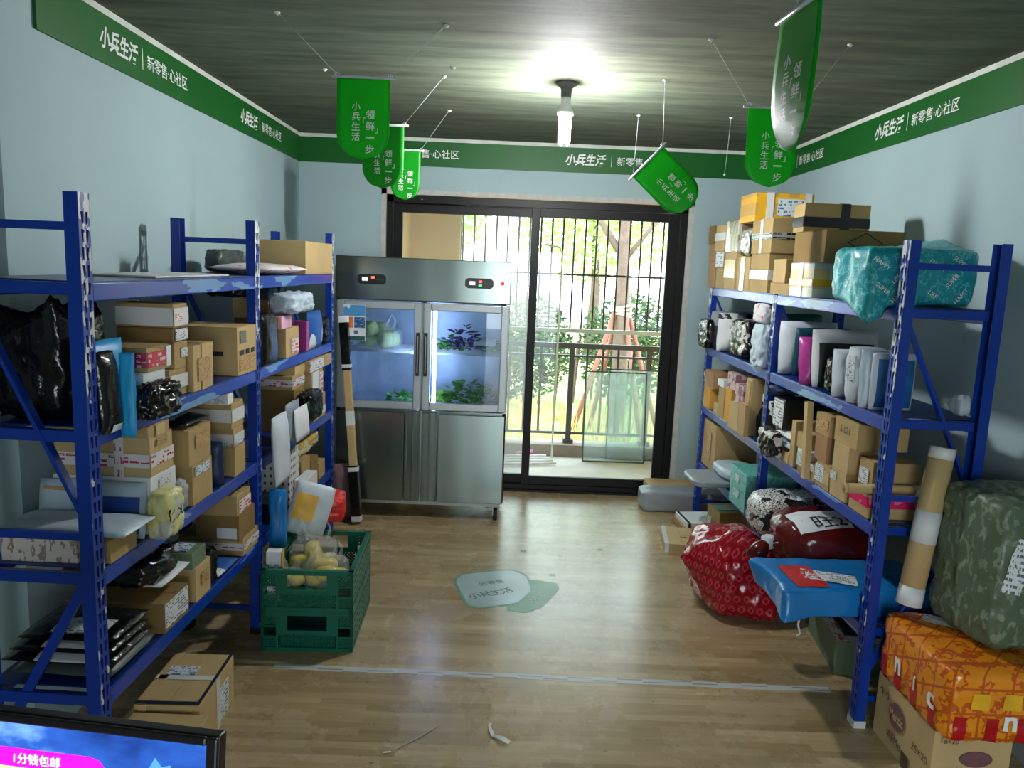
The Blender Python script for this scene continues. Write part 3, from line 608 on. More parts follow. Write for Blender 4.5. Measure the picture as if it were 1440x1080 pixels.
def railing():
    root = thing('balcony_railing', 'grey steel balcony railing of thick and thin uprights below the grille', 'railing', (.6, 7.5, .11)); m = mat('railing_paint', (84, 78, 76), .5)
    def part(nm, mb): mb.build(nm, m, root, loc=(-.6, -7.5, -.11))
    x0, x1 = -.46, 1.6
    for nm, z, hh in (('handrail', 1.09, .05), ('mid_rail', .99, .02), ('bottom_rail', .21, .025)):
        mb = MB(); mb.box(x0, x1, 7.49, 7.53, z-hh/2, z+hh/2); part(nm, mb)
    k = 0
    for i in range(14):
        x = x0+.05+i*.153; thick = i % 5 == 2; mb = MB(); r = .026 if thick else .011
        mb.box(x-r, x+r, 7.51-r, 7.51+r, .11 if thick else .21, 1.07); part('post' if thick else 'baluster', mb)
        if thick: mb = MB(); mb.box(x-.05, x+.05, 7.46, 7.56, .11, .15); part('foot_plate', mb)
railing()
def leaning_pane(label, x0, x1, yb, yt, z1, m):
    root = thing('glass_sheet', label, 'glass sheet', ((x0+x1)/2, yb, 0)); fr = mat('pane_edge', (66, 72, 70), .4)
    def q(x, f): return Vector((x-(x0+x1)/2, (yt-yb)*f, z1*f))
    n = Vector((0, -z1, yt-yb)).normalized(); mb = MB(); a, b, c, d = q(x0, 0), q(x1, 0), q(x1, 1), q(x0, 1)
    mb.add([a, b, c, d]+[p-n*.006 for p in (a, b, c, d)], [(0, 1, 2, 3), (7, 6, 5, 4)]); mb.build('glass_pane', m, root)
    mb = MB()
    for s, e in ((a, b), (b, c), (c, d), (d, a)): mb.bar(s, e, .014, .012, side=n)
    mb.build('edge_frame', fr, root)
    return root
gm = glass('glass_milky', (240, 248, 246), .2)
leaning_pane('large clear glass sheet leaning on the balcony railing', .79, 1.385, 7.22, 7.36, .86, gm)
leaning_pane('second glass sheet leaning behind the large one on the balcony', 1.03, 1.56, 7.33, 7.40, .885, gm)
def white_rack():
    o = thing('drying_frame', 'white plastic drying frame lying on the balcony floor beside the door', 'drying frame', (.18, 7.0, 0)); m = mat('white_plastic', (232, 228, 230), .4); pk = mat('pink_plastic', (226, 120, 180), .4)
    for i in range(4):
        mb = MB(); mb.tube([(-.22+i*.02, -.1+i*.06, .02+i*.012), (.34-i*.03, .02+i*.05, .02+i*.01)], .012, 7); mb.build('bar', m, o)
    mb = MB(); mb.tube([(.3, .1, .05), (.31, .12, 1.98), (.28, .12, 2.03), (.14, .12, 2.05)], .009, 6, mi=0); mb.build('upright', m, o)
    mb = MB(); mb.tube([(-.05, .15, .07), (.12, .16, .09)], .016, 7); mb.build('clip', pk, o)
white_rack()
# ------------------------------------------------------------------ outside
GZ = -.35
gr = mixmat('dry_lawn', (196, 178, 112), (120, 146, 70), noise_band(2.2, .5, .95, 6), .9)
slab('ground', gr, (-14, 14, 7.62, 30, GZ-.1, GZ)); slab('ground_front', mat('paving', (170, 168, 164), .8), (-14, 14, -12, YF-.12, -.12, -.02))
def foliage(mb, c, r, n, s, seed, flat=1., mi=0):
    rnd = random.Random(seed); c = Vector(c)
    for _ in range(n):
        d = Vector((rnd.gauss(0, 1), rnd.gauss(0, 1), rnd.gauss(0, 1))).normalized()*(rnd.random()**.4)
        p = c+Vector((d.x*r[0], d.y*r[1], d.z*r[2])); q = s*(.6+rnd.random()*.8)
        a = Vector((rnd.gauss(0, 1), rnd.gauss(0, 1), rnd.gauss(0, .6))).normalized(); b = a.cross(Vector((rnd.gauss(0, 1), rnd.gauss(0, 1), rnd.gauss(0, 1)))).normalized()
        mb.add([p-a*q, p+b*q*.45, p+a*q, p-b*q*.45], [(0, 1, 2, 3)], mi)
def leaf_mat(k, c1, c2):
    m, nt, b = base_mat(k); L = nt.links.new; t = N(nt, 'TexCoord'); n = N(nt, 'TexNoise', i={'Scale': 3, 'Detail': 2}); L(t.outputs['Object'], n.inputs['Vector']); r = N(nt, 'ValToRGB'); r.color_ramp.elements[0].color = lin(c1)+(1,); r.color_ramp.elements[1].color = lin(c2)+(1,); r.color_ramp.elements[0].position = .35; r.color_ramp.elements[1].position = .65
    L(n.outputs['Fac'], r.inputs[0]); L(r.outputs[0], b.inputs['Base Color']); b.inputs['Roughness'].default_value = .5
    tl = N(nt, 'BsdfTranslucent'); L(r.outputs[0], tl.inputs[0]); mx = N(nt, 'MixShader'); mx.inputs[0].default_value = .4; o = nt.nodes['Material Output']; L(b.outputs[0], mx.inputs[1]); L(tl.outputs[0], mx.inputs[2]); L(mx.outputs[0], o.inputs[0]); return m
bark = mat('bark', (108, 88, 78), .85, var=.2, scale=12, bump=.4)
LF1 = leaf_mat('leaf_light', (150, 172, 96), (196, 208, 140)); LF2 = leaf_mat('leaf_dark', (44, 64, 42), (92, 116, 68))
t = thing('staked_tree', 'young street tree with bare forking branches tied to wooden stakes outside the balcony', 'tree', (1.50, 10, GZ))
mb = MB(); mb.tube([(0, 0, 0), (.02, 0, .9), (0, 0, 1.9), (-.03, 0, 2.6), (-.02, 0, 3.6), (.02, 0, 5)], [.125, .105, .10, .075, .06, .045], 12); mb.build('trunk', bark, t)
for pts, r in (([(-.02, 0, 2.35), (-.35, .1, 2.85), (-.75, .2, 3.35), (-1.2, .3, 3.6)], .05), ([(-.02, 0, 2.3), (.3, -.1, 2.75), (.65, -.1, 3.1), (1.1, -.1, 3.4)], .035), ([(-.35, .1, 2.85), (-.45, .1, 3.4), (-.6, 0, 4.2)], .03), ([(-.02, 0, 2.9), (.25, .1, 3.5), (.4, .2, 4.3)], .035), ([(.3, -.1, 2.75), (.42, -.1, 3.4), (.5, -.1, 4.2)], .02), ([(-.75, .2, 3.35), (-1.0, .1, 3.2), (-1.3, 0, 3.25)], .015)):
    mb = MB(); mb.tube(pts, [r*(1-.6*i/(len(pts)-1)) for i in range(len(pts))], 8); mb.build('branch', bark, t)
mb = MB(); foliage(mb, (-.3, .2, 4.6), (1.7, 1, .8), 900, .07, 5); foliage(mb, (-1.3, .2, 3.7), (.4, .4, .3), 60, .05, 6); mb.build('leaves', LF1, t)
stake = mat('stake_wood', (134, 84, 70), .8, var=.15)
for dx, dy in ((-.62, -.3), (-.3, .35), (.28, -.42), (.62, .2)):
    mb = MB(); mb.tube([(dx, dy, 0), (dx*.12, dy*.12, 1.72)], .032, 8); mb.build('stake', stake, t)
mb = MB()
for k in range(4): mb.tube([(.11*math.cos(a*PI/6)*(1+.1*k), .11*math.sin(a*PI/6)*(1+.1*k), 1.62+.04*k+.02*math.sin(a+k)) for a in range(13)], .014, 6)
mb.build('rope', mat('rope', (206, 196, 180), .9), t)
for i, (x, y, w_, h_, mm, lab) in enumerate(((-1.6, 12.6, 1.5, 1.6, LF2, 'dark green clipped hedge outside behind the fridge side of the door'), (.3, 12.2, 1.2, 1.75, LF2, 'dark green hedge seen through the middle of the balcony door'), (2.0, 12.4, 1.3, 1.8, LF2, 'dark green hedge behind the staked tree'), (3.9, 12.5, 1.2, 1.75, LF2, 'dark green hedge furthest toward the balcony right wall'))):
    t = thing('garden_hedge', lab, 'hedge', (x, y, GZ), group='hedges outside'); mb = MB(); foliage(mb, (0, 0, h_*.52), (w_*.66, .5, h_*.5), 4200, .05, 20+i); mb.build('leaves', mm, t)
    mb = MB()
    for k in range(7): xx = (k-3)*w_*.22; mb.tube([(xx, 0, 0), (xx+.08, .1, h_*.6)], .02, 6)
    mb.build('stems', bark, t)
for i, (x, y, z, r, lab) in enumerate(((-1.9, 16.2, 3.6, 1.7, 'pale green leafy tree standing far behind the hedge, nearest the ochre pier'), (2.0, 18.4, 3.4, 2.0, 'pale green leafy tree far behind the staked tree'), (6.2, 16.8, 3.2, 1.8, 'pale green leafy tree far off toward the balcony right wall'))):
    t = thing('leafy_tree', lab, 'tree', (x, y, GZ), group='trees far outside'); mb = MB(); foliage(mb, (0, 0, z), (r, 1.2, r*.8), 4200, .085, 40+i); mb.build('leaves', LF1, t); mb = MB(); mb.tube([(0, 0, 0), (.1, 0, z*.5), (0, 0, z)], [.16, .12, .06], 9); mb.build('trunk', bark, t)
mb = MB(); rnd = random.Random(3)
for _ in range(2600):
    x, y = rnd.uniform(-2, 4), rnd.uniform(8, 11.6); hgt = rnd.uniform(.12, .4); a = rnd.uniform(0, PI); dx, dy = math.cos(a)*.012, math.sin(a)*.012; lx, ly = rnd.gauss(0, .06), rnd.gauss(0, .06)
    mb.add([(x-dx, y-dy, GZ), (x+dx, y+dy, GZ), (x+lx, y+ly, GZ+hgt)], [(0, 1, 2)])
o = mb.build('dry_grass', leaf_mat('straw', (186, 160, 92), (214, 196, 130))); o['kind'] = 'stuff'; tag(o, 'tall dry yellow grass growing outside between railing and hedge', 'grass')
# ------------------------------------------------------------------ storage racks
def slotted_face(mb, x, y0, y1, z0, z1, sg, mi):
    """perforated post face in the plane x, slots in two slanting columns"""
    n = int((z1-z0)/.05); P2 = lambda y, z: (x, y, z); yc = (y0+y1)/2
    def q(pts): k = [P2(*p) for p in pts]; mb.add(k if sg > 0 else k[::-1], [tuple(range(len(k)))], mi)
    for i in range(n):
        a = z0+i*.05; b = a+.05
        for ya, yb, m in ((y0, yc, 1), (yc, y1, -1)):
            w_ = yb-ya; l1, r1 = ya+w_*(.30 if m > 0 else .18), yb-w_*(.18 if m > 0 else .30); l2, r2 = ya+w_*(.52 if m > 0 else .20), yb-w_*(.20 if m > 0 else .52); ha, hb = a+.008, b-.007
            q([(ya, a), (yb, a), (yb, ha), (ya, ha)]); q([(ya, hb), (yb, hb), (yb, b), (ya, b)])
            q([(ya, ha), (l2, ha), (l1, hb), (ya, hb)]); q([(r2, ha), (yb, ha), (yb, hb), (r1, hb)])
    zt = z0+n*.05
    if z1-zt > .001: q([(y0, zt), (y1, zt), (y1, z1), (y0, z1)])
def rack(r, label, levels, b1=1.36, b2=1.338, dp=.39):
    (x, y), a, sg = RACK[r]; root = thing('storage_rack', label, 'storage rack', (x, y, 0), -a); BP, CH, BW = MT('blue_paint'), MT('blue_chipped'), MT('beam_sheen')
    X = lambda d: sg*d
    def part(nm, mb, m, **k): return mb.build(nm, m, root, **k)
    S_ = (0, b1, b1+b2); HW, PT = .0275, .042
    for s in S_:
        for d in (0, dp):
            zt = 1.741 if r == 'R' and s else 2.0
            mb = MB(); out = -sg if d == 0 else sg; xo = X(d); xi = xo-out*PT
            slotted_face(mb, xo, s-HW, s+HW, .004, zt, out, 1)
            for yy in (s-HW, s+HW): mb.add([(xo, yy, .004), (xi, yy, .004), (xi, yy, zt), (xo, yy, zt)], [(0, 1, 2, 3)], 0)
            o = part('post', mb, [BP, CH], solid=.002)
            mb = MB(); mb.box(min(xo, xi)-.004, max(xo, xi)+.004, s-HW-.004, s+HW+.004, 0, .03); part('foot', mb, MT('wire') if (r == 'R' and s == 0 and d == 0) else MT('plastic_black'))
    for z in levels:
        for s0, s1 in ((0, b1), (b1, b1+b2)):
            for d in (0, dp):
                mb = MB(); xa, xb = sorted((X(d)+sg*(.002 if d == 0 else -.002), X(d)+sg*(.03 if d == 0 else -.03))); mb.box(xa, xb, s0+HW+.001, s1-HW-.001, z-.058, z-.004); part('beam', mb, BW if d == 0 else BP, bevel=.004)
            mb = MB(); xa, xb = sorted((X(.004), X(dp-.004))); mb.box(xa, xb, s0+HW+.002, s1-HW-.002, z-.004, z); part('shelf_panel', mb, MT('shelf_steel'))
        for s in S_:
            mb = MB(); xa, xb = sorted((X(PT+.002), X(dp-PT-.002))); mb.box(xa, xb, s-.012, s+.012, z-.04, z-.004); part('side_beam', mb, BP, bevel=.003)
    for s in S_:
        for z in ((1.905, .985, .12) if r == 'L' or not s else (.985, .12)):
            mb = MB(); xa, xb = sorted((X(PT+.002), X(dp-PT-.002))); mb.box(xa, xb, s-.008, s+.008, z-.012, z+.012); part('tie_bar', mb, BP)
        pr = ((.045, levels[0]-.075, dp-.05, 1.06), (.045, .26, dp-.05, .84)) if r == 'R' else ((dp-.05, levels[0]-.06, .045, 1.06), (.045, .84, dp-.05, .30))
        for d0, z0, d1, z1 in pr:
            mb = MB(); mb.bar((X(d0), s, z0), (X(d1), s, z1), .03, .012, side=(0, 0, 1) if False else None); part('brace', mb, BP)
    return root
rack('L', 'blue steel two-bay rack of parcels along the wall beside the fridge', (1.75, 1.317, .874, .476))
rack('R', 'blue steel two-bay rack of parcels with cartons stacked high on top', (1.747, 1.311, .872, .44))
# ------------------------------------------------------------------ ceiling lamp
def bulb():
    t = thing('ceiling_bulb', 'bare glowing energy-saving bulb in a white ceiling socket', 'light bulb', (.266, 4.172, ZC)); wm = MT('white')
    mb = MB(); mb.lathe([(0, 0), (.055, 0), (.055, -.012), (.042, -.022), (.03, -.03), (.028, -.075), (0, -.075)], 24); mb.build('ceiling_rose', mat('rose_plastic', (120, 122, 118), .5), t)
    mb = MB(); mb.lathe([(0, -.072), (.024, -.072), (.024, -.1), (.03, -.12), (.043, -.14), (.043, -.165), (0, -.165)], 24); mb.build('lamp_base', mat('lamp_white', (236, 236, 236), .4), t)
    mb = MB()
    for i in range(4):
        a = i*PI/2+.4; x, y = .024*math.cos(a), .024*math.sin(a); a2 = a+.6; x2, y2 = .024*math.cos(a2), .024*math.sin(a2)
        mb.tube([(x, y, -.165), (x, y, -.285), (x*.9+x2*.1, y*.9+y2*.1, -.3), ((x+x2)/2, (y+y2)/2, -.307), (x2, y2, -.3), (x2, y2, -.165)], .0105, 8)
    mb.build('glowing_tubes', glow('lamp_glow', (250, 250, 250), 330), t)
bulb()
# ------------------------------------------------------------------ hanging flags
def flag(label, top, yaw, W_=.215, H_=.325, roll=0., pins=(), curl=.02, one=False, bend=0.):
    """panel hangs from a clip bar; local x across, z down from the bar"""
    t = thing('hanging_flag', label, 'flag', top, yaw, 'green promotional flags hanging from the ceiling'); cr_, sr_ = math.cos(roll), math.sin(roll)
    def lp(x, z): # panel shape with curl
        yy = curl*math.sin((z/H_)*2.2+x*6)*(-z/H_)-bend*(z/H_)**2
        return Vector((x*cr_+z*sr_*-1*-1 if False else x*cr_-z*sr_, yy, x*sr_+z*cr_))
    nx, nz = 10, 18; vs = []; fs = []
    for j in range(nz+1):
        z = -H_*j/nz; k = W_/2
        dz = -z-(H_-W_*.5); hw = k if dz <= 0 else math.sqrt(max(0, k*k-dz*dz))
        hw = max(hw, .004)
        for i in range(nx+1): vs.append(lp((-1+2*i/nx)*hw, z))
    for j in range(nz):
        for i in range(nx): a = j*(nx+1)+i; fs.append((a, a+nx+1, a+nx+2, a+1))
    mb = MB(); mb.add(vs, fs, 0, True); pn = mb.build('flag_panel', MT('flag'), t, solid=.0012); bv = BVHTree.FromPolygons([tuple(v) for v in vs], fs)
    ux = Vector((cr_, 0, sr_)); uz = Vector((-sr_, 0, cr_)); b = MB()
    for i, ch in enumerate('小兵生活'): text_to(b, ch, lp(-.028, -.115-.040*i), ux, uz, h=.033, bold=.012, lift=.003, bvh=bv)
    b.build('lettering', MT('lettering'), pn); b = MB()
    for i, ch in enumerate('领鲜一步'): text_to(b, ch, lp(.03, -.145-.046*i), ux, uz, w=.036, h=.036 if ch != '一' else .006, bold=.012, lift=.003, bvh=bv)
    text_to(b, '「', lp(.006, -.17), ux, uz, h=.022, lift=.003, bvh=bv); text_to(b, '」', lp(.056, -.208), ux, uz, h=.022, lift=.003, bvh=bv)
    b.build('lettering', MT('lettering'), pn)
    mb = MB(); e = W_/2+.022; mb.tube([Vector((-e*cr_, 0, -e*sr_)), Vector((e*cr_, 0, e*sr_))], .006, 8); mb.build('clip_bar', mat('clear_bar', (206, 214, 220), .2), t)
    inv = Matrix.Rotation(-yaw, 4, 'Z')
    for k, p in enumerate(pins):
        q = inv @ (Vector(p)-Vector(top)); e2 = (W_/2) if one else (-W_/2 if k == 0 else W_/2); at = Vector((e2*cr_, 0, e2*sr_+.006))
        if one == 2: at = Vector((-.02, 0, .005))
        mb = MB(); mb.tube([at, q], .0013, 5); mb.build('string', MT('wire'), t)
        mb = MB(); mb.lathe([(0, 0), (.012, 0), (.012, -.004), (.004, -.01), (0, -.014)], 10); mb.build('ceiling_pin', mat('pin_white', (226, 230, 222), .4), t, loc=q)
        mb = MB(); mb.lathe([(.009, -.003), (.011, 0), (.009, .003), (.007, 0), (.009, -.003)], 10); mb.build('ring', MT('wire'), t, loc=at, rot=(PI/2, 0, 0))
flag('largest flag of the three above the fridge, nearest to the room', (-.617, 3.25, 2.575), .0, pins=((-.955, 3.218, ZC), (-.29, 3.288, ZC)), curl=.014)
flag('middle flag of the three above the fridge, darker and half hidden', (-.681, 4.15, 2.545), .0, pins=((-.37, 4.148, ZC),), one=True, curl=.02)
flag('bright small flag of the three, hanging lowest by the door corner', (-.681, 5.03, 2.545), .0, W_=.19, H_=.31, pins=((-.412, 5.032, ZC),), one=True, curl=.016)
flag('bright flag hanging askew from a single string before the balcony door', (.688, 4.02, 2.398), .0, W_=.215, H_=.325, roll=.83, pins=((.749, 4.025, ZC),), one=True, curl=.02)
flag('flag hanging straight above the yellow-taped cartons of the right rack', (1.083, 3.32, 2.54), .0, pins=((.798, 3.323, ZC), (1.369, 3.309, ZC)), curl=.016)
flag('flag seen nearly edge-on close under the ceiling by the right banner', (.65, 1.87, 2.46), -1.50, pins=((.66, 1.93, ZC),), one=2, curl=.03, bend=-.03)
for i, (p, l, lab) in enumerate((((1.331, 4.882, ZC), .34, 'slack white string with a hook hanging beside the askew flag'), ((.77, 4.937, ZC), .36, 'slack string with no flag behind the askew flag'))):
    t = thing('hanging_string', lab, 'string', p); mb = MB(); mb.tube([(0, 0, 0), (-.004, 0, -l*.5), (-.012, 0, -l)], .0014, 5); mb.build('string', MT('wire'), t); mb = MB(); mb.lathe([(0, 0), (.012, 0), (.012, -.004), (0, -.01)], 10); mb.build('ceiling_pin', MATS['pin_white'], t)
    mb = MB(); mb.lathe([(0, 0), (.006, .004), (.006, .012), (0, .016)], 8); mb.build('hook', MT('wire'), t, loc=(-.012, 0, -l-.012))
for i, p in enumerate(((-.974, 4.091, ZC-.004), (1.313, 4.013, ZC-.004), (-.31, 3.95, ZC-.004))):
    mb = MB(); mb.lathe([(0, 0), (.012, 0), (.012, -.004), (.004, -.01), (0, -.014)], 10); tag(mb.build('ceiling_pin', MATS['pin_white'], loc=p), ('spare white ceiling pin beside the biggest flag', 'spare white ceiling pin above the yellow-taped cartons', 'spare white ceiling pin between lamp and first flags')[i], 'pin')
# ------------------------------------------------------------------ upright display fridge
def fridge():
    x0, x1, y0, y1, zb, zt = -1.19, .022, 5.32, 6.04, .13, 1.87; xc = (x0+x1)/2
    t = thing('display_fridge', 'stainless steel four-door fridge with lit glass upper doors', 'fridge', (xc, y0, 0)); ST, AL, BK = MT('steel'), MT('alu'), MT('plastic_black')
    def part(nm, mb, m, par=None, **k): o = mb.build(nm, m, par or t, **k); o.location = (-xc, -y0, 0) if par is None else (0, 0, 0); return o
    mb = MB(); w_ = .03   # open-fronted carcass
    mb.box(x0, x0+w_, y0+.045, y1, zb, zt); mb.box(x1-w_, x1, y0+.045, y1, zb, zt); mb.box(x0, x1, y1-w_, y1, zb, zt); mb.box(x0, x1, y0+.045, y1, zb, .80); mb.box(x0, x1, y0+.045, y1, 1.57, zt)
    mb.box(xc-.02, xc+.02, y0+.045, y0+.085, .80, 1.57); part('cabinet_body', mb, ST, bevel=.004)
    mb = MB(); mb.box(x0+w_, x1-w_, y1-w_-.004, y1-w_-.001, .801, 1.569); mb.box(x0+w_, x0+w_+.003, y0+.09, y1-w_, .801, 1.569); mb.box(x1-w_-.003, x1-w_, y0+.09, y1-w_, .801, 1.569); mb.box(x0+w_, x1-w_, y0+.09, y1-w_, .801, .804); part('inner_lining', mb, mat('liner', (176, 190, 206), .35, .4))
    mb = MB(); mb.box(x0, x1, y0, y0+.044, 1.575, zt); hd = part('header_panel', mb, ST, bevel=.006)
    for k, (a, b, za) in enumerate(((-1.036, -.84, 1.715), (-.296, -.1, 1.715))):
        mb = MB(); pts = [(a+.02, za-.035), (b-.02, za-.035), (b, za-.02), (b, za+.02), (b-.02, za+.035), (a+.02, za+.035), (a, za+.02), (a, za-.02)]
        mb.prism(pts, (0, y0-.001, 0), (1, 0, 0), (0, 0, 1), (0, -.008, 0)); pn = part('control_panel', mb, BK)
        mb = MB(); mb.box(a+.03, a+.07, y0-.0105, y0-.009, za-.012, za+.014); part('digital_readout', mb, glow('readout', (200, 205, 210), .35), pn)
        mb = MB(); mb.box(a+.095, a+.115, y0-.0115, y0-.009, za+.006, za+.02); part('red_indicator', mb, glow('led_red', (255, 40, 30), 6), pn)
        if k: mb = MB(); mb.box(a+.095, a+.115, y0-.0115, y0-.009, za-.018, za-.008); part('green_indicator', mb, glow('led_green', (40, 255, 80), 2.5), pn)
        for q in range(3): mb = MB(); mb.box(a+.13+q*.018, a+.14+q*.018, y0-.0105, y0-.009, za-.006, za+.004); part('button', mb, mat('button_grey', (70, 72, 74), .5), pn)
    mb = MB(); mb.lathe([(0, 0), (.013, 0), (.013, .006), (.009, .01), (0, .01)], 14); o = mb.build('power_lamp', glow('lamp_red', (190, 40, 34), .8), t, loc=(-.036-xc, 0, 1.72), rot=(PI/2, 0, 0))
    for k, (a, b) in enumerate(((x0+.008, xc-.006), (xc+.006, x1-.006))):
        za, zb_ = .81, 1.565; f = .052; mb = MB()
        for q in ((a, a+f, za, zb_), (b-f, b, za, zb_), (a+f, b-f, za, za+f), (a+f, b-f, zb_-f, zb_)): mb.box(q[0], q[1], y0, y0+.04, q[2], q[3])
        dr = part('glass_door', mb, AL, bevel=.006); mb = MB(); mb.box(a+f-.004, b-f+.004, y0+.012, y0+.018, za+f-.004, zb_-f+.004); part('glass_pane', mb, glass('fridge_glass', (226, 236, 240)), dr)
        hx = (b-.022) if k == 0 else (a+.022); mb = MB(); mb.box(hx-.012, hx+.012, y0-.028, y0-.006, 1.055, 1.36); mb.box(hx-.01, hx+.01, y0-.007, y0, 1.07, 1.09); mb.box(hx-.01, hx+.01, y0-.007, y0, 1.32, 1.34); part('handle', mb, BK, dr, bevel=.004)
        mb = MB(); mb.box(hx-.004, hx+.004, y0-.031, y0-.0285, 1.08, 1.335); part('handle_trim', mb, MT('chrome'), dr)
    for k, (a, b) in enumerate(((x0+.008, -.70), (-.46, x1-.006))):
        mb = MB(); mb.box(a, b, y0, y0+.044, .135, .785); part('solid_door', mb, ST, bevel=.006)
    for k, (a, b) in enumerate(((-.695, -.585), (-.575, -.465))):
        mb = MB(); mb.box(a, b, y0+.012, y0+.044, .135, .785); mb.box(a, a+.014, y0, y0+.012, .135, .785); mb.box(b-.014, b, y0, y0+.012, .135, .785); mb.box(a+.05, a+.062, y0+.004, y0+.012, .135, .77); part('pull_channel', mb, ST, bevel=.003)
    mb = MB(); mb.box(x0+.02, x1-.02, y0+.05, y0+.06, .10, .132); part('kick_strip', mb, AL)
    for cx, cy in ((x1-.05, y0+.06), (x1-.05, y1-.08), (x0+.06, y0+.06), (x0+.06, y1-.08)):
        mb = MB(); mb.box(cx-.03, cx+.03, cy-.03, cy+.03, .118, .13); mb.box(cx-.022, cx-.016, cy-.02, cy+.02, .04, .118); mb.box(cx+.016, cx+.022, cy-.02, cy+.02, .04, .118); c = part('caster_fork', mb, AL)
        mb = MB(); mb.lathe([(.0, -.014), (.042, -.014), (.045, -.008), (.045, .008), (.042, .014), (0, .014)], 20); mb.build('caster_wheel', MT('rubber'), c, loc=(cx, cy, .046), rot=(0, PI/2, 0))
    for a, b in ((x0+.035, xc-.022), (xc+.022, x1-.035)):
        mb = MB()
        for q in range(9): yy = y0+.11+q*.066; mb.tube([(a, yy, 1.2), (b, yy, 1.2)], .0035, 5)
        for q in range(10): xx = a+(b-a)*q/9; mb.tube([(xx, y0+.1, 1.194), (xx, y1-.06, 1.194)], .0025, 5)
        part('wire_shelf', mb, MT('wire'))
    for cx, s in ((-.502, 16), (-.612, 16)):  # second tube is added, hidden behind the mullion to brighten the left side
        mb = MB(); mb.tube([(cx, y0+.075, .84), (cx, y0+.075, 1.53)], .012, 8); part('light_tube', mb, glow('led_tube_%d' % s, (190, 206, 255), s))
    mb = MB(); mb.patch((-1.135, y0-.0005, 1.285), (.155, 0, 0), (0, 0, .25), (0, -1, 0)); st = part('poster', mb, MT('white')); b = MB()
    b.patch((-1.133, y0-.002, 1.458), (.151, 0, 0), (0, 0, .075), (0, -1, 0), mi=0); b.patch((-1.058, y0-.002, 1.375), (.074, 0, 0), (0, 0, .075), (0, -1, 0), mi=1); b.patch((-1.13, y0-.002, 1.375), (.066, 0, 0), (0, 0, .075), (0, -1, 0), mi=2); b.patch((-1.13, y0-.002, 1.288), (.146, 0, 0), (0, 0, .03), (0, -1, 0), mi=3); b.patch((-1.06, y0-.002, 1.335), (.03, 0, 0), (0, 0, .022), (0, -1, 0), mi=1)
    part('poster_print', b, [mixmat('poster_sky', (70, 146, 196), (206, 224, 236), noise_band(5, .5, .9, 3), .5), printed('poster_text', (30, 74, 128), (120, 160, 200), 8, 7, .5), mat('poster_food', (214, 120, 60), .5, var=.3, scale=30), mat('poster_band', (40, 84, 84), .5)], st)
    return t
fridge()
# vegetables in the fridge
def leaves(name, label, cat, c, r, n, s, mk, seed, stem=None, grp=None):
    t = thing(name, label, cat, c, group=grp); mb = MB(); rnd = random.Random(seed)
    for _ in range(n):
        a = rnd.uniform(0, 2*PI); q = rnd.random()**.5; p = Vector((math.cos(a)*q*r[0], math.sin(a)*q*r[1], rnd.random()*r[2]*(1.05-q*q*.8)+s*.3)); d = Vector((math.cos(a+rnd.gauss(0, .8)), math.sin(a+rnd.gauss(0, .8)), rnd.uniform(-.1, .7))).normalized(); w_ = d.cross(Vector((rnd.gauss(0, .3), rnd.gauss(0, .3), 1))).normalized(); l = s*rnd.uniform(.6, 1.3); u = w_.cross(d)
        vs = [p, p+d*l*.3+w_*l*.28+u*l*.05, p+d*l*.7+w_*l*.24, p+d*l+u*l*-.12, p+d*l*.7-w_*l*.24, p+d*l*.3-w_*l*.28+u*l*.05, p+d*l*.5-u*l*.07]
        for v in vs: v.z = max(v.z, .003)
        mb.add(vs, [(0, 1, 6), (1, 2, 6), (2, 3, 6), (3, 4, 6), (4, 5, 6), (5, 0, 6)], 0, True)
    mb.build('leaves', mk, t)
    mb = MB()
    for _ in range(8): a = rnd.uniform(0, 2*PI); mb.tube([(0, 0, .012), (r[0]*.7*math.cos(a), r[1]*.7*math.sin(a), .02+rnd.random()*r[2]*.5)], .006, 5)
    mb.build('stems', stem or mat('veg_stem', (176, 200, 130), .4), t)
    return t
VG1, VG2, VG3 = mat('veg_green', (58, 140, 40), .4, var=.3, scale=20), mat('veg_lime', (150, 200, 84), .4, var=.25, scale=20), mat('veg_purple', (84, 66, 122), .4, var=.3, scale=20)
leaves('leafy_greens', 'large heap of fresh green leafy vegetables behind the right glass door, bottom', 'vegetables', (-.25, 5.62, .806), (.2, .17, .17), 190, .065, VG1, 1, grp='greens in the fridge')
leaves('leafy_greens', 'pale green vegetables next to the light tube at the fridge bottom', 'vegetables', (-.475, 5.6, .806), (.075, .14, .08), 60, .06, VG2, 2, grp='greens in the fridge')
leaves('leafy_greens', 'thin row of green vegetables behind the left glass door, bottom', 'vegetables', (-.72, 5.6, .806), (.14, .14, .05), 70, .06, VG1, 3, grp='greens in the fridge')
leaves('leafy_greens', 'purple-veined leafy vegetables on the right wire shelf', 'vegetables', (-.31, 5.6, 1.206), (.12, .16, .17), 110, .06, VG3, 4, grp='greens in the fridge')
leaves('leafy_greens', 'green leafy vegetables at the end of the right wire shelf', 'vegetables', (-.1, 5.62, 1.206), (.07, .16, .06), 50, .06, VG1, 5, grp='greens in the fridge')
leaves('leafy_greens', 'green vegetables beside the light tube on the right wire shelf', 'vegetables', (-.43, 5.58, 1.206), (.05, .12, .1), 40, .055, VG1, 7, grp='greens in the fridge')
mb = MB(); mb.box(-.08, .08, -.1, .1, 0, .004); mb.box(-.08, -.075, -.1, .1, .004, .03); mb.box(.075, .08, -.1, .1, .004, .03); mb.box(-.075, .075, -.1, -.095, .004, .03); mb.box(-.075, .075, .095, .1, .004, .03); o = mb.build('food_tray', MT('white'), loc=(-.15, 5.55, 1.272)); tag(o, 'white foam tray lying on vegetables behind the right glass door', 'tray')
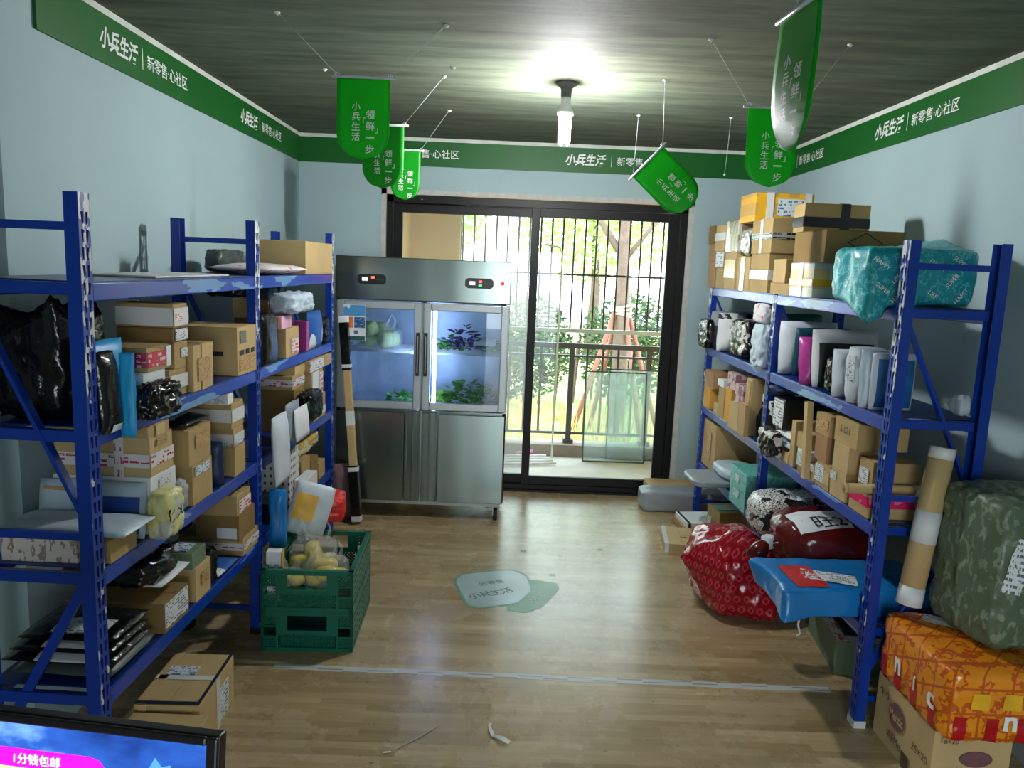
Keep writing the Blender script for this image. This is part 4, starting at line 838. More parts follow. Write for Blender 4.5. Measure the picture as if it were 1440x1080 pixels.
def lumpbag(label, c, sz, lump, n, seed, grp, lname, llab, lcat):
    vs, fs = bundle_geo(sz[0], sz[1], sz[2], seed, .018, 12, 3.2, 6.); o, bv = soft('clear_plastic_bag', vs, fs, sheer('bag_film', (226, 232, 232), .2, .12), c, (0, 0, 0), label, 'plastic bag', grp)
    mb = MB()
    for sx_ in (-1, 1): mb.tube([(sx_*sz[0]*.12, 0, sz[2]*.92), (sx_*sz[0]*.2, .01, sz[2]*1.3), (sx_*sz[0]*.26, 0, sz[2]*1.55), (sx_*sz[0]*.34, .01, sz[2]*1.3), (sx_*sz[0]*.3, 0, sz[2]*.9)], [.012, .007, .006, .007, .012], 6)
    mb.build('handle', MATS['bag_film'], o); rnd = random.Random(seed)
    for k in range(n):
        a = 2*PI*k/n+.3; p = Vector(c)+Vector((math.cos(a)*sz[0]*.27, math.sin(a)*sz[1]*.27, sz[2]*.30+rnd.random()*sz[2]*.12)); v2, f2 = bundle_geo(*[q*rnd.uniform(.9, 1.1) for q in lump], seed*10+k, .004, 6, 2.2, 3.)
        p.z = c[2]+.012+(k % 2)*lump[2]*.55
        lo, _ = soft(lname, v2, f2, MT_(lname), p, (0, 0, rnd.random()*3), llab, lcat, lname.replace('_', ' ')+' in clear bags')
def MT_(n): return {'cabbage': mat('cabbage', (170, 190, 112), .5, var=.25, scale=18, bump=.4), 'yellow_fruit': mat('yellow_fruit', (226, 204, 70), .45, var=.2, scale=9)}[n]
lumpbag('clear bag of pale cabbages on the left wire shelf in the fridge', (-.93, 5.6, 1.206), (.34, .3, .16), (.13, .13, .12), 5, 31, None, 'cabbage', 'pale green cabbage inside the clear bag in the fridge', 'cabbage')
# ------------------------------------------------------------------ green crates
def crate(label, c, w=.43, l=.56, h=.2, seed=0, tray=True):
    t = thing('plastic_crate', label, 'crate', c, .03); G = MT('plastic_green')
    def part(nm, mb): return mb.build(nm, G, t)
    mb = MB(); mb.box(-w/2+.006, w/2-.006, -l/2+.006, l/2-.006, .004, .010); part('base', mb)
    def wall(nm, o, u, n, L, hand):
        o, u, n = Vector(o), Vector(u), Vector(n); mb = MB(); z = Vector((0, 0, 1)); th = .012
        def b(a0, a1, z0, z1, dp=th): mb.obox(o+u*(a0+a1)/2+z*(z0+z1)/2-n*dp/2, u*(a1-a0)/2, n*dp/2, z*(z1-z0)/2)
        b(0, L, h-.022, h, .022); b(0, L, 0, .018, .02)
        if hand:
            b(0, .012, .018, h-.022); b(L-.012, L, .018, h-.022); b(.07, .08, .018, h-.022); b(L-.08, L-.07, .018, h-.022); b(.08, L-.08, .082, .092); b(0, .07, .12, .128); b(L-.07, L, .12, .128); b(.012, .07, .07, .076); b(L-.07, L-.012, .07, .076)
            b(.08, .122, .092, h-.022); b(L-.122, L-.08, .092, h-.022); b(.122, L-.122, .092, .105)
            for (a0, a1, z0, z1) in ((.085, L-.085, .02, .08), (.012, .07, .02, .068), (L-.07, L-.012, .02, .068), (.012, .07, .13, .176), (L-.07, L-.012, .13, .176)):
                k = int((a1-a0)/.017)
                for i in range(-5, k+1):
                    for sg in (-1, 1):
                        p0 = a0+i*.017; p1 = p0+(z1-z0); q0, q1 = max(a0, p0), min(a1, p1)
                        if q1-q0 < .006: continue
                        za, zb = (z0+(q0-p0), z0+(q1-p0)) if sg > 0 else (z1-(q0-p0), z1-(q1-p0))
                        mb.bar(o+u*q0+z*za-n*.008, o+u*q1+z*zb-n*.008, .003, .0075, side=n)
        else:
            for q in (.05, .082, .114, .146): b(0, L, q-.004, q+.016)
            k = int(L/.035)
            for i in range(k+1): a = i*(L-.008)/k; b(a, a+.008, .018, h-.022, .01)
            for i in range(0, k, 2):
                for q in (.018, .062, .094, .126): a = (i+.15)*(L-.008)/k; b(a, a+.02, q, q+.02, .006)
        part(nm, mb)
    wall('end_wall', (-w/2, -l/2, 0), (1, 0, 0), (0, -1, 0), w, True); wall('end_wall', (w/2, l/2, 0), (-1, 0, 0), (0, 1, 0), w, True)
    wall('side_wall', (w/2, -l/2, 0), (0, 1, 0), (1, 0, 0), l, False); wall('side_wall', (-w/2, l/2, 0), (0, -1, 0), (-1, 0, 0), l, False)
    return t
CX, CY = -.893, 3.665
crate('green lattice crate standing on the floor under another crate', (CX, CY, 0)); crate('green lattice crate on top of another, filled with bagged fruit', (CX, CY, .201))
b = MB(); b.patch((-.05, -.005, .09), (.1, 0, 0), (0, 0, .02), (0, -1, 0)); o = b.build('paper_slip', [mixmat('slip', (226, 226, 220), (40, 80, 170), lambda nt, co: M_(nt, 'LESS_THAN', N_x(nt, co), .3), .5, coord='UV')], loc=(CX-.01, CY-.292, .25), rot=(0, 0, .03)) if False else (None, None)
lumpbag('clear tied bag of yellow fruit at the front of the top green crate', (CX+.06, CY-.12, .262), (.22, .2, .15), (.075, .13, .07), 4, 41, 'fruit bags in the crate', 'yellow_fruit', 'yellow fruit inside a clear bag in the top crate', 'fruit')
lumpbag('clear bag of yellow fruit with tall handles deeper in the top green crate', (CX-.05, CY+.08, .262), (.24, .18, .17), (.075, .14, .075), 4, 42, 'fruit bags in the crate', 'yellow_fruit', 'yellow fruit inside a clear bag in the top crate', 'fruit')
lumpbag('small clear bag with bright yellow fruit beside the white box in the crate', (CX-.1, CY-.17, .262), (.12, .12, .1), (.06, .08, .06), 2, 43, 'fruit bags in the crate', 'yellow_fruit', 'yellow fruit inside a clear bag in the top crate', 'fruit')
carton('small_carton', .07, .05, .25, MT('white'), (CX-.168, CY-.19, .212), .1, 'small white and black carton upright in the crate corner', 'box', 1, (), (('N', .15, .2, .85, .8, 'print'), ('A', .0, .0, 1, 1, 'yellow')), seam=False)
vs, fs = bundle_geo(.27, .2, .15, 77, .02, 14, 6., 7.); soft('plastic_bag', vs, fs, MT('red'), (-.985, 4.06, .42), (0, .0, .2), 'bright red plastic bag behind the green crates under the left rack', 'bag')
vs, fs = pillow_geo(.21, .28, .06, 78); o, bv = soft('mailer_bag', [Vector((v.x, v.y, v.z)) for v in vs], fs, MT('bluewhite') if False else MT('greywhite'), (-1.03, 3.84, .405), (-.15, .3, .25), 'white mailer with yellow patch leaning behind the crates', 'mailer')
soft_label(o, bv, (-.03, 0, .15), (1, 0, 0), (0, 0, 1), (0, -1, 0), .11, .14, 'yellow', 'printed_patch')
vs, fs = pillow_geo(.085, .30, .05, 79); soft('mailer_bag', vs, fs, MT('blue'), (-1.1, 3.66, .405), (0, 0, .15), 'narrow bright blue mailer upright beside the white mailer behind crates', 'mailer')
# ------------------------------------------------------------------ stick and bags by the fridge
t = thing('wrapped_pole', 'long kraft pole with black wrapped ends leaning on the fridge', 'pole', (-1.0, 5.18, 0), 0); a, b_ = Vector((.0, .0, .022)), Vector((-.125, .085, 1.50)); u = b_-a
def seg(nm, f0, f1, r, m): mb = MB(); mb.bar(a+u*f0, a+u*f1, r, r, side=(1, 0, 0)); mb.build(nm, m, t, bevel=.006)
seg('kraft_wrap', .2, .74, .052, MT('kraft2')); seg('black_wrap', .02, .27, .066, MT('black')); seg('black_wrap', .72, .96, .06, MT('black')); seg('white_label', .46, .53, .055, MT('white')); seg('white_label', .73, .75, .062, MT('white')); seg('white_label', .24, .265, .068, MT('print')); seg('white_label', .94, .97, .062, MT('white')); seg('white_label', .0, .03, .068, MT('white'))
vs, fs = pillow_geo(.16, .42, .08, 80); soft('plastic_bag', vs, fs, mat('dusty_pink', (120, 92, 98), .35, bump=.3), (-1.12, 5.24, 0), (0, 0, .3), 'dull pink plastic bag on the floor behind the leaning pole', 'bag')
# ------------------------------------------------------------------ floor things on the right
RB = RACK['R'][1]
def bagw(name, label, cat, wlh, m, loc, rot, seed, cr=.014, e=4., n=14, fr=5., grp=None, tips=()):
    vs, fs = bundle_geo(*wlh, seed, cr, n, e, fr)
    for t_, r_ in tips: pull(vs, t_, r_)
    if m == 'teal':
        for v in vs:
            if v.x > -.142: v.z = max(v.z, 0)   # only the part past the shelf edge sags
    return soft(name, vs, fs, MT(m), loc, rot, label, cat, grp)
# teal carton and big bags on the bottom shelf
carton('parcel_box', .38, .30, .235, MT('tealbox'), rk('R', 1.565, .14, .441), -RB, 'teal patterned box on right bottom shelf behind snakeskin bag', 'box', -1, (), (('A', .35, .65, .6, .85, 'blueprint'), ('A', .3, .25, .65, .45, 'blueprint')))
o, bv = bagw('plastic_bag', 'black and white snakeskin patterned bag with blue label on bottom shelf', 'bag', (.46, .34, .25), 'snakeskin', rk('R', 1.06, .09, .441), (0, 0, -RB), 90, .012, 3.2)
soft_label(o, bv, (.04, -.03, .24), (.9, .3, 0), (-.3, .9, 0), (0, -.3, 1), .17, .15, 'blueprint')
o, bv = bagw('plastic_bag', 'shiny dark red tied bag with big white handwritten label', 'bag', (.50, .42, .27), 'darkred', rk('R', .665, .10, .441), (0, 0, -RB), 91, .02, 3.)
vs_l = soft_label(o, bv, (-.06, -.06, .22), (.97, .2, -.1), (-.15, .8, .5), (-.15, -.7, .9), .27, .17, 'white_label')
b = MB(); text_to(b, '旺2', (-.05, -.09, .2), (.97, .2, -.1), (-.15, .8, .5), h=.085, bold=.01, lift=.012, bvh=bv); b.build('handwriting', MT('ink'), vs_l)
mb = MB(); mb.tube([(-.2, -.04, .13), (-.27, -.05, .12), (-.295, -.05, .12), (-.33, -.07, .10), (-.36, -.09, .05)], [.07, .03, .022, .04, .055], 9); mb.build('tied_neck', MT('darkred'), o); mb = MB(); mb.tube([(-.285, -.05, .095), (-.295, -.05, .15)], .03, 9); mb.build('knot', MT('greywhite'), o)
vs, fs = bundle_geo(.70, .38, .12, 92, .009, 26, 14., 3.)
for tp_, r_ in (((-.385, .17, .10), .12), ((-.375, -.235, .0), .14), ((-.37, -.2, .12), .1)): pull(vs, tp_, r_)
o, bv = soft('wrapped_parcel', vs, fs, MT('blue'), (1.55, 3.20, .4405), (0, .0, .05), 'bright blue plastic parcel jutting out of right bottom shelf', 'parcel')
vs_l = soft_label(o, bv, (-.22, -.04, .12), (1, .0, 0), (0, 1, 0), (0, -.2, 1), .14, .22, 'redpanel', 'red_panel'); soft_label(o, bv, (-.11, -.05, .13), (.93, -.36, 0), (.36, .93, 0), (0, -.2, 1), .23, .11, 'print')
mb = MB(); mb.tube([(-.27, -.16, .02), (-.285, -.175, -.04), (-.275, -.18, -.075), (-.29, -.18, -.085)], .005, 6); mb.build('string', MT('wire'), o)
o, bv = bagw('plastic_bag', 'red plastic bag printed with hearts slumped on the floor', 'bag', (.40, .56, .42), 'heart', (1.32, 4.10, 0), (0, 0, .1), 93, .026, 3.8, 28, 4., tips=(((-.30, .0, .27), .24), ((-.03, -.06, .45), .26), ((.12, -.33, .05), .2)))
carton('parcel_box', .22, .46, .17, MT('sage'), (1.745, 3.56, 0), -.12, 'grey-green carton with white-edged lid on the floor under right rack', 'box', -1, (), (('T', 0, 0, .2, 1, 'redprint'), ('T', .2, .0, 1, .1, 'print'), ('T', .25, .15, .95, .95, 'ink')))
carton('parcel_box', .30, .21, .25, MT('kraft'), (1.63, 5.09, 0), .14, 'upright kraft box on floor beside red heart bag', 'box', -1, (('H', 'ctape', .5, .12),), (('A', .1, .3, .4, .7, 'white'), ('T', .0, .2, .6, .7, 'greenclear')))
carton('parcel_box', .24, .36, .055, MT('kraft2'), (1.25, 5.03, 0), -.12, 'flat kraft box on the floor nearest the aisle', 'box', -1, (('TNx', 'wtape', .08, .12),), (('T', .5, .4, .7, .5, 'inkstamp'),))
carton('parcel_box', .32, .30, .05, MT('kraft3'), (1.47, 5.36, 0), .06, 'lower flat kraft box of the pair against the upright kraft box', 'box', -1)
carton('parcel_box', .29, .27, .035, MT('white'), (1.47, 5.35, .051), .1, 'white flat box lying on a flat kraft box', 'box', -1, (('TNx', 'ktape', .06, .06),))
vs, fs = bundle_geo(.72, .24, .16, 95, .01, 18, 10., 5.); soft('wrapped_parcel', vs, fs, MT('grey'), (1.46, 5.82, 0), (0, 0, .02), 'long grey plastic parcel on the floor at the rear right corner', 'parcel')
carton('parcel_box', .74, .2, .15, MT('kraft2'), (1.56, 6.045, 0), .0, 'long kraft carton on the floor behind the grey parcel', 'box', -1, (('H', 'ctape', .5, .2),))
vs, fs = bundle_geo(.44, .34, .05, 96, .008, 10, 6.); soft('wrapped_parcel', vs, fs, MT('grey'), rk('R', 2.1, .0, .441), (0, 0, .05), 'flat grey parcel jutting from the far end of right bottom shelf', 'parcel')
o, bv = bagw('plastic_bag', 'grey and white puffy bag on the flat grey parcel', 'bag', (.26, .36, .08), 'pale', rk('R', 2.08, .1, .4925), (0, 0, .05), 97)
bagw('plastic_bag', 'pale pink floral bag beside the right middle post, bottom shelf', 'bag', (.24, .22, .19), 'whitepink', rk('R', 1.85, .16, .441), (0, 0, 0), 98, .02, 3.)
# teal bag sticking out of the top shelf
o, bv = bagw('plastic_bag', 'big teal plastic bag with white lettering hanging over right top shelf', 'bag', (.46, .36, .235), 'teal', rk('R', .275, .135, 1.748), (0, .0, .0), 99, .012, 9., 24, 4., tips=(((-.215, -.19, -.075), .24), ((.225, .12, .285), .3)))
b = MB(); rnd = random.Random(5)
for i, (x, z, a, s) in enumerate(((-.21, .2, -.6, 'HAPPY'), (-.14, .13, .8, 'LIFE'), (-.2, .08, -.6, 'SUPER'), (-.12, .05, .8, 'HAPPY'), (-.08, .22, -.6, 'LIFE'), (.06, .2, -.5, 'HAPPY'), (.14, .13, .9, 'SUPER'), (.05, .06, -.6, 'LIFE'), (.17, .22, -.6, 'SUPER'), (.19, .06, .9, 'HAPPY'))):
    b = MB(); text_to(b, s, (x*.82, -.2, z*.82), (math.cos(a), 0, math.sin(a)), (-math.sin(a), 0, math.cos(a)), h=.017, lift=.003, bvh=bv); b.build('lettering', MT('lettering'), o)
for i, (y, z, a, s) in enumerate(((.1, .2, -.6, 'SUPER'), (-.02, .1, .8, 'HAPPY'), (.12, .07, -.6, 'LIFE'))): b = MB(); text_to(b, s, (-.235, y, z*.92), (0, -math.cos(a), math.sin(a)), (0, math.sin(a), math.cos(a)), h=.017, lift=.003, bvh=bv); b.build('lettering', MT('lettering'), o)
# cardboard tube lying on the third shelf
def tube(label, p, q, r, bands, parent=None, txt=None):
    p, q = Vector(p), Vector(q); t = thing('cardboard_tube', label, 'cardboard tube', p); u = q-p; mb = MB(); mb.tube([(0, 0, 0), u], r, 22); mb.build('tube_body', MT('kraft2'), t)
    for f0, f1, mk, nm in bands: mb = MB(); mb.tube([u*f0, u*f1], r+.0012, 22); mb.build(nm, MT(mk), t)
    if txt: b = MB(); d = u.normalized(); s = Vector((1, .2, 0)); s = (s-d*s.dot(d)).normalized(); n = s.cross(d); text_to(b, txt, u*.83-n*-0+s*0+(-1 if n.y > 0 else 1)*n*(r+.001), -d if False else d, -s if False else (d.cross(s) if False else -s), h=.03, lift=.002); b.build('handwriting', MT('ink'), t)
    return t
tube('cardboard tube laid across the third shelf with white label', rk('R', .088, -.10, .997), rk('R', .075, .40, .997), .0205, ((.58, .74, 'print', 'shipping_label'), (0, .03, 'ctape', 'end_tape')))
# ------------------------------------------------------------------ right foreground
def emblem(b, c, u, v, w_, h_, mi=0):
    pts = [(math.cos(k*PI/16)*w_/2, math.sin(k*PI/16)*h_/2) for k in range(32)]; n = Vector(u).cross(Vector(v)); b.prism(pts, c, u, v, n.normalized()*.001, mi)
o, face = carton('parcel_box', .28, .42, .265, MT('kraft2'), (1.725, 2.70, 0), 0, 'kraft carton with purple oval emblem under the orange snack bundle', 'box', -1, (), (('N', .42, .0, .72, .38, 'print'), ('N', .08, .85, .3, .93, 'inkstamp')))
EM, KR, IB = mat('emblem_purple', (116, 78, 84), .6), MT('kraft2'), mat('ink_brown', (84, 64, 48), .6)
def mark(nm, m, fn): b = MB(); fn(b); return b.build(nm, m, o)
fo, u, v, n = face('A'); u1, v1 = u.normalized(), v.normalized(); fo = fo+n*.003
mark('emblem', EM, lambda b: emblem(b, fo+u*.42+v*.62, u1, v1, .115, .105)); mark('lettering', KR, lambda b: text_to(b, 'Mentic', fo+u*.42+v*.62, u1, v1, w=.1, h=.04, bold=.03, lift=.003)); mark('lettering', EM, lambda b: text_to(b, 'AEMe', fo+u*.42+v*.27, u1, v1, w=.1, h=.04, lift=.003))
mark('arrow_mark', IB, lambda b: text_to(b, '↑↑', fo+u*.18+v*.78, u1, v1, h=.04, lift=.002)); mark('lettering', IB, lambda b: text_to(b, '25×20', fo+u*.83+v*.5, u1, v1, h=.03, lift=.002)); mark('printed_mark', IB, lambda b: b.prism([(-.025, -.03), (.025, -.03), (.025, .03), (-.025, .03)], fo+u*.62+v*.13, u1, v1, n*.001))
fo, u, v, n = face('N'); u1, v1 = u.normalized(), v.normalized(); fo = fo+n*.002; mark('emblem', EM, lambda b: emblem(b, fo+u*.55+v*.62, u1, v1, .12, .06)); mark('lettering', IB, lambda b: text_to(b, '8×20', fo+u*.2+v*.88, u1, v1, h=.018, lift=.003))
vs, fs = bundle_geo(.50, .50, .27, 101, .010, 24, 12., 6.); o, bv = soft('snack_bundle', vs, fs, MT('orange'), (1.815, 2.66, .2665), (0, 0, .0), 'bundle of orange and red snack packs in clear film', 'parcel')
b = MB()
for k in range(5):
    x = -.21+k*.1; vs2 = [Vector((x+.03*i, -.3, .01+.075*j)) for j in range(2) for i in range(2)]; soft_label(o, bv, (x, -.25, .05), (1, 0, 0), (0, 0, 1), (0, -1, 0), .035, .085, 'stripe_red', 'red_stripe') if False else None
SPEC['stripe_red'] = lambda k: mat(k, (186, 20, 34), .18); SPEC['stripe_yellow'] = lambda k: mat(k, (236, 180, 40), .18)
for k, x in enumerate((-.2, -.09, .02, .13, .22)): soft_label(o, bv, (x, -.25, .055), (1, 0, 0), (0, 0, 1), (0, -1, 0), .04, .1, 'stripe_red', 'red_stripe')
for k, y in enumerate((.19, .08, -.04, -.16)): soft_label(o, bv, (-.25, y, .055), (0, -1, 0), (0, 0, 1), (-1, 0, 0), .04, .1, 'stripe_red', 'red_stripe')
for k, x in enumerate((-.14, -.03, .09, .19)): soft_label(o, bv, (x, -.25, .165), (1, 0, 0), (0, 0, 1), (0, -1, 0), .06, .06, 'stripe_yellow', 'yellow_panel')
for x, s in ((-.03, 'n'), (.075, 'c'), (.18, 'n')): b = MB(); text_to(b, s, (x, -.25, .09), (1, 0, 0), (0, 0, 1), h=.055, bold=.03, lift=.006, bvh=bv); b.build('lettering', MT('lettering'), o)
for y, s in ((.08, 'n'), (-.04, 'i'), (-.15, 'c')): b = MB(); text_to(b, s, (-.25, y, .11), (0, -1, 0), (0, 0, 1), h=.06, bold=.03, lift=.006, bvh=bv); b.build('lettering', MT('lettering'), o)
soft_label(o, bv, (-.02, .1, .26), (.8, -.6, 0), (.6, .8, 0), (0, 0, 1), .26, .07, 'scrawl')
vs, fs = bundle_geo(.36, .36, .56, 103, .022, 24, 8., 7.); o, bv = soft('wrapped_parcel', vs, fs, MT('olive'), (1.90, 2.715, .5445), (0, .0, .1), 'large olive green plastic parcel with white label on the snack bundle', 'parcel')
soft_label(o, bv, (-.095, -.18, .33), (.98, 0, -.2), (.2, 0, .98), (0, -1, 0), .08, .2, 'print')
tube('upright cardboard tube with white taped ends leaning by the right rack', (1.63, 2.84, .588), (1.715, 2.885, 1.215), .046, ((.0, .12, 'print', 'end_tape'), (.4, .6, 'print', 'shipping_label'), (.93, 1.0, 'wtape', 'end_tape')))
# ------------------------------------------------------------------ left foreground cartons
carton('parcel_box', .235, .37, .21, MT('kraft2'), (-1.19, 2.765, 0), .02, 'navy-edged kraft carton on the floor under the left rack', 'box', 1, (('TNx', 'ctape', .12, .14), ('TA', 'wtape', .5, .16)), (('T', .12, .55, .6, .72, 'blueprint'), ('T', .0, .0, 1, .05, 'navy_edge'), ('T', .95, .05, 1, 1, 'navy_edge'), ('A', .55, .1, .8, .75, 'print'))) if SPEC.setdefault('navy_edge', lambda k: mat(k, (22, 30, 52), .5)) else None
carton('parcel_box', .27, .24, .19, MT('kraft2'), (-1.165, 2.44, 0), -.02, 'kraft carton in front of the navy-edged carton on the floor', 'box', 1, (('TA', 'ctape', .5, .2),), (('T', .3, .4, .45, .6, 'inkstamp'),))
# ------------------------------------------------------------------ floor graphic, tape, scraps
def fpts(c, pts): return [(p[0], p[1]) for p in pts]
t = thing('floor_sticker', 'worn pale green speech-bubble sticker on the wooden floor', 'sticker', (0, 0, .0005)); SG, SP = mat('sticker_green', (112, 160, 134), .4, var=.15), mat('sticker_pale', (176, 198, 200), .3, var=.12, scale=5)
def outline(pts, n=6):
    P2 = [Vector(p) for p in pts]; out = []
    for i in range(len(P2)):
        a, b_, c = P2[i-1], P2[i], P2[(i+1) % len(P2)]; p = b_.lerp(a, .25); q = b_.lerp(c, .25)
        for k in range(n+1): f = k/n; out.append(tuple((1-f)**2*p+2*f*(1-f)*b_+f*f*q))
    return out
mb = MB(); mb.prism(outline([(.05, 3.9), (.16, 3.87), (.26, 3.95), (.37, 4.2), (.36, 4.28), (.2, 4.33), (.12, 4.1)]), (0, 0, 0), (1, 0, 0), (0, 1, 0), (0, 0, .0006)); mb.build('green_tab', SG, t)
body_ = outline([(-.26, 4.27), (-.16, 3.93), (-.08, 3.905), (.06, 3.95), (.13, 3.98), (.22, 4.16), (.19, 4.38), (.1, 4.47), (-.02, 4.44), (-.22, 4.37)])
mb = MB(); mb.prism(body_, (0, 0, .0004), (1, 0, 0), (0, 1, 0), (0, 0, .0006)); mb.build('green_border', SG, t); cx_ = (-.01, 4.19); mb = MB(); mb.prism([((p[0]-cx_[0])*.93+cx_[0], (p[1]-cx_[1])*.93+cx_[1]) for p in body_], (0, 0, .0012), (1, 0, 0), (0, 1, 0), (0, 0, .0005)); mb.build('pale_field', SP, t)
b = MB()
for i, ch in enumerate('小兵生活'): text_to(b, ch, (-.12+.06*i, 4.06+.03*i, .0018), (.9, .42, 0), (-.42, .9, 0), h=.07, bold=.01, lift=.0004)
b.build('lettering', mat('sticker_ink', (70, 110, 92), .5), t); b = MB(); text_to(b, '新零售', (-.03, 4.25, .0018), (.9, .42, 0), (-.42, .9, 0), h=.05, lift=.0004); b.build('lettering', mat('sticker_ink', (70, 110, 92), .5), t)
b = MB(); text_to(b, '心社区', (.23, 4.07, .0008), (.5, .86, 0), (-.86, .5, 0), h=.045, lift=.0004); b.build('tab_lettering', MT('lettering'), t)
def tape_wear(nt, co):
    s = N(nt, 'SeparateXYZ'); nt.links.new(co, s.inputs[0]); y = M_(nt, 'SUBTRACT', s.outputs[1], 3.224); row = M_(nt, 'GREATER_THAN', y, 0.0)
    a = M_(nt, 'LESS_THAN', M_(nt, 'FRACT', M_(nt, 'ADD', M_(nt, 'MULTIPLY', s.outputs[0], 4.4), M_(nt, 'MULTIPLY', row, .5))), .5); b = M_(nt, 'LESS_THAN', M_(nt, 'ABSOLUTE', M_(nt, 'SUBTRACT', M_(nt, 'ABSOLUTE', y), .009)), .0045)
    return M_(nt, 'MULTIPLY', M_(nt, 'MULTIPLY', a, b), .8)
tm = mixmat('floor_tape', (196, 200, 200), (120, 110, 104), tape_wear, .35)
mb = MB(); n_ = 30
for i in range(n_):
    x_a, x_b = -1.0+2.53*i/n_, -1.0+2.53*(i+1)/n_; ya = lambda x: 3.244-.0142*(x+1)+.006*noise.noise(Vector((x*4, 0, 0))); mb.add([(x_a, ya(x_a)-.022, .001), (x_b, ya(x_b)-.022, .001), (x_b, ya(x_b)+.022, .001), (x_a, ya(x_a)+.022, .001), (x_a, ya(x_a)-.022, 0), (x_b, ya(x_b)-.022, 0)], [(0, 1, 2, 3), (4, 5, 1, 0)])
tag(mb.build('floor_tape', tm), 'worn white tape line stuck across the wooden floor', 'tape')
def scrap(label, pts, w_, m, name='paper_scrap', cat='paper scrap'):
    mb = MB(); P3 = [Vector(p) for p in pts]; vs = []
    for i, p in enumerate(P3):
        d = (P3[min(i+1, len(P3)-1)]-P3[max(i-1, 0)]).normalized(); s = Vector((-d.y, d.x, 0)); ww = w_*(.6+.5*noise.noise(p*9)); vs += [p-s*ww, p+s*ww]
    mb.add(vs, [(2*i, 2*i+1, 2*i+3, 2*i+2) for i in range(len(P3)-1)]); tag(mb.build(name, m, solid=.001), label, cat)
sw = mat('scrap_white', (222, 220, 214), .5)
scrap('crumpled white scrap on the floor in front of the tape line', [(.0, 2.86, .002), (-.005, 2.81, .016), (.01, 2.775, .004), (.045, 2.745, .014), (.075, 2.735, .002)], .014, sw)
scrap('thin torn strip of clear tape lying on the floor', [(-.21, 2.83, .002), (-.28, 2.75, .003), (-.36, 2.67, .002)], .006, mat('scrap_clear', (170, 160, 140), .3), 'tape_scrap', 'tape scrap')
scrap('tiny white paper bit on the floor by the clear tape strip', [(-.375, 2.655, .002), (-.405, 2.645, .004)], .01, sw)
for i, (x, y, lab) in enumerate(((.15, 4.78, 'small black bit of dirt on the floor behind the sticker'), (.32, 4.4, 'dark bit of dirt on the floor right of the sticker'), (.66, 4.85, 'dark bit of dirt on the floor toward the flat boxes'))): scrap(lab, [(x, y, .002), (x+.02, y+.004, .006), (x+.035, y, .002)], .009, MT('plastic_black'), 'dirt_bit', 'dirt')
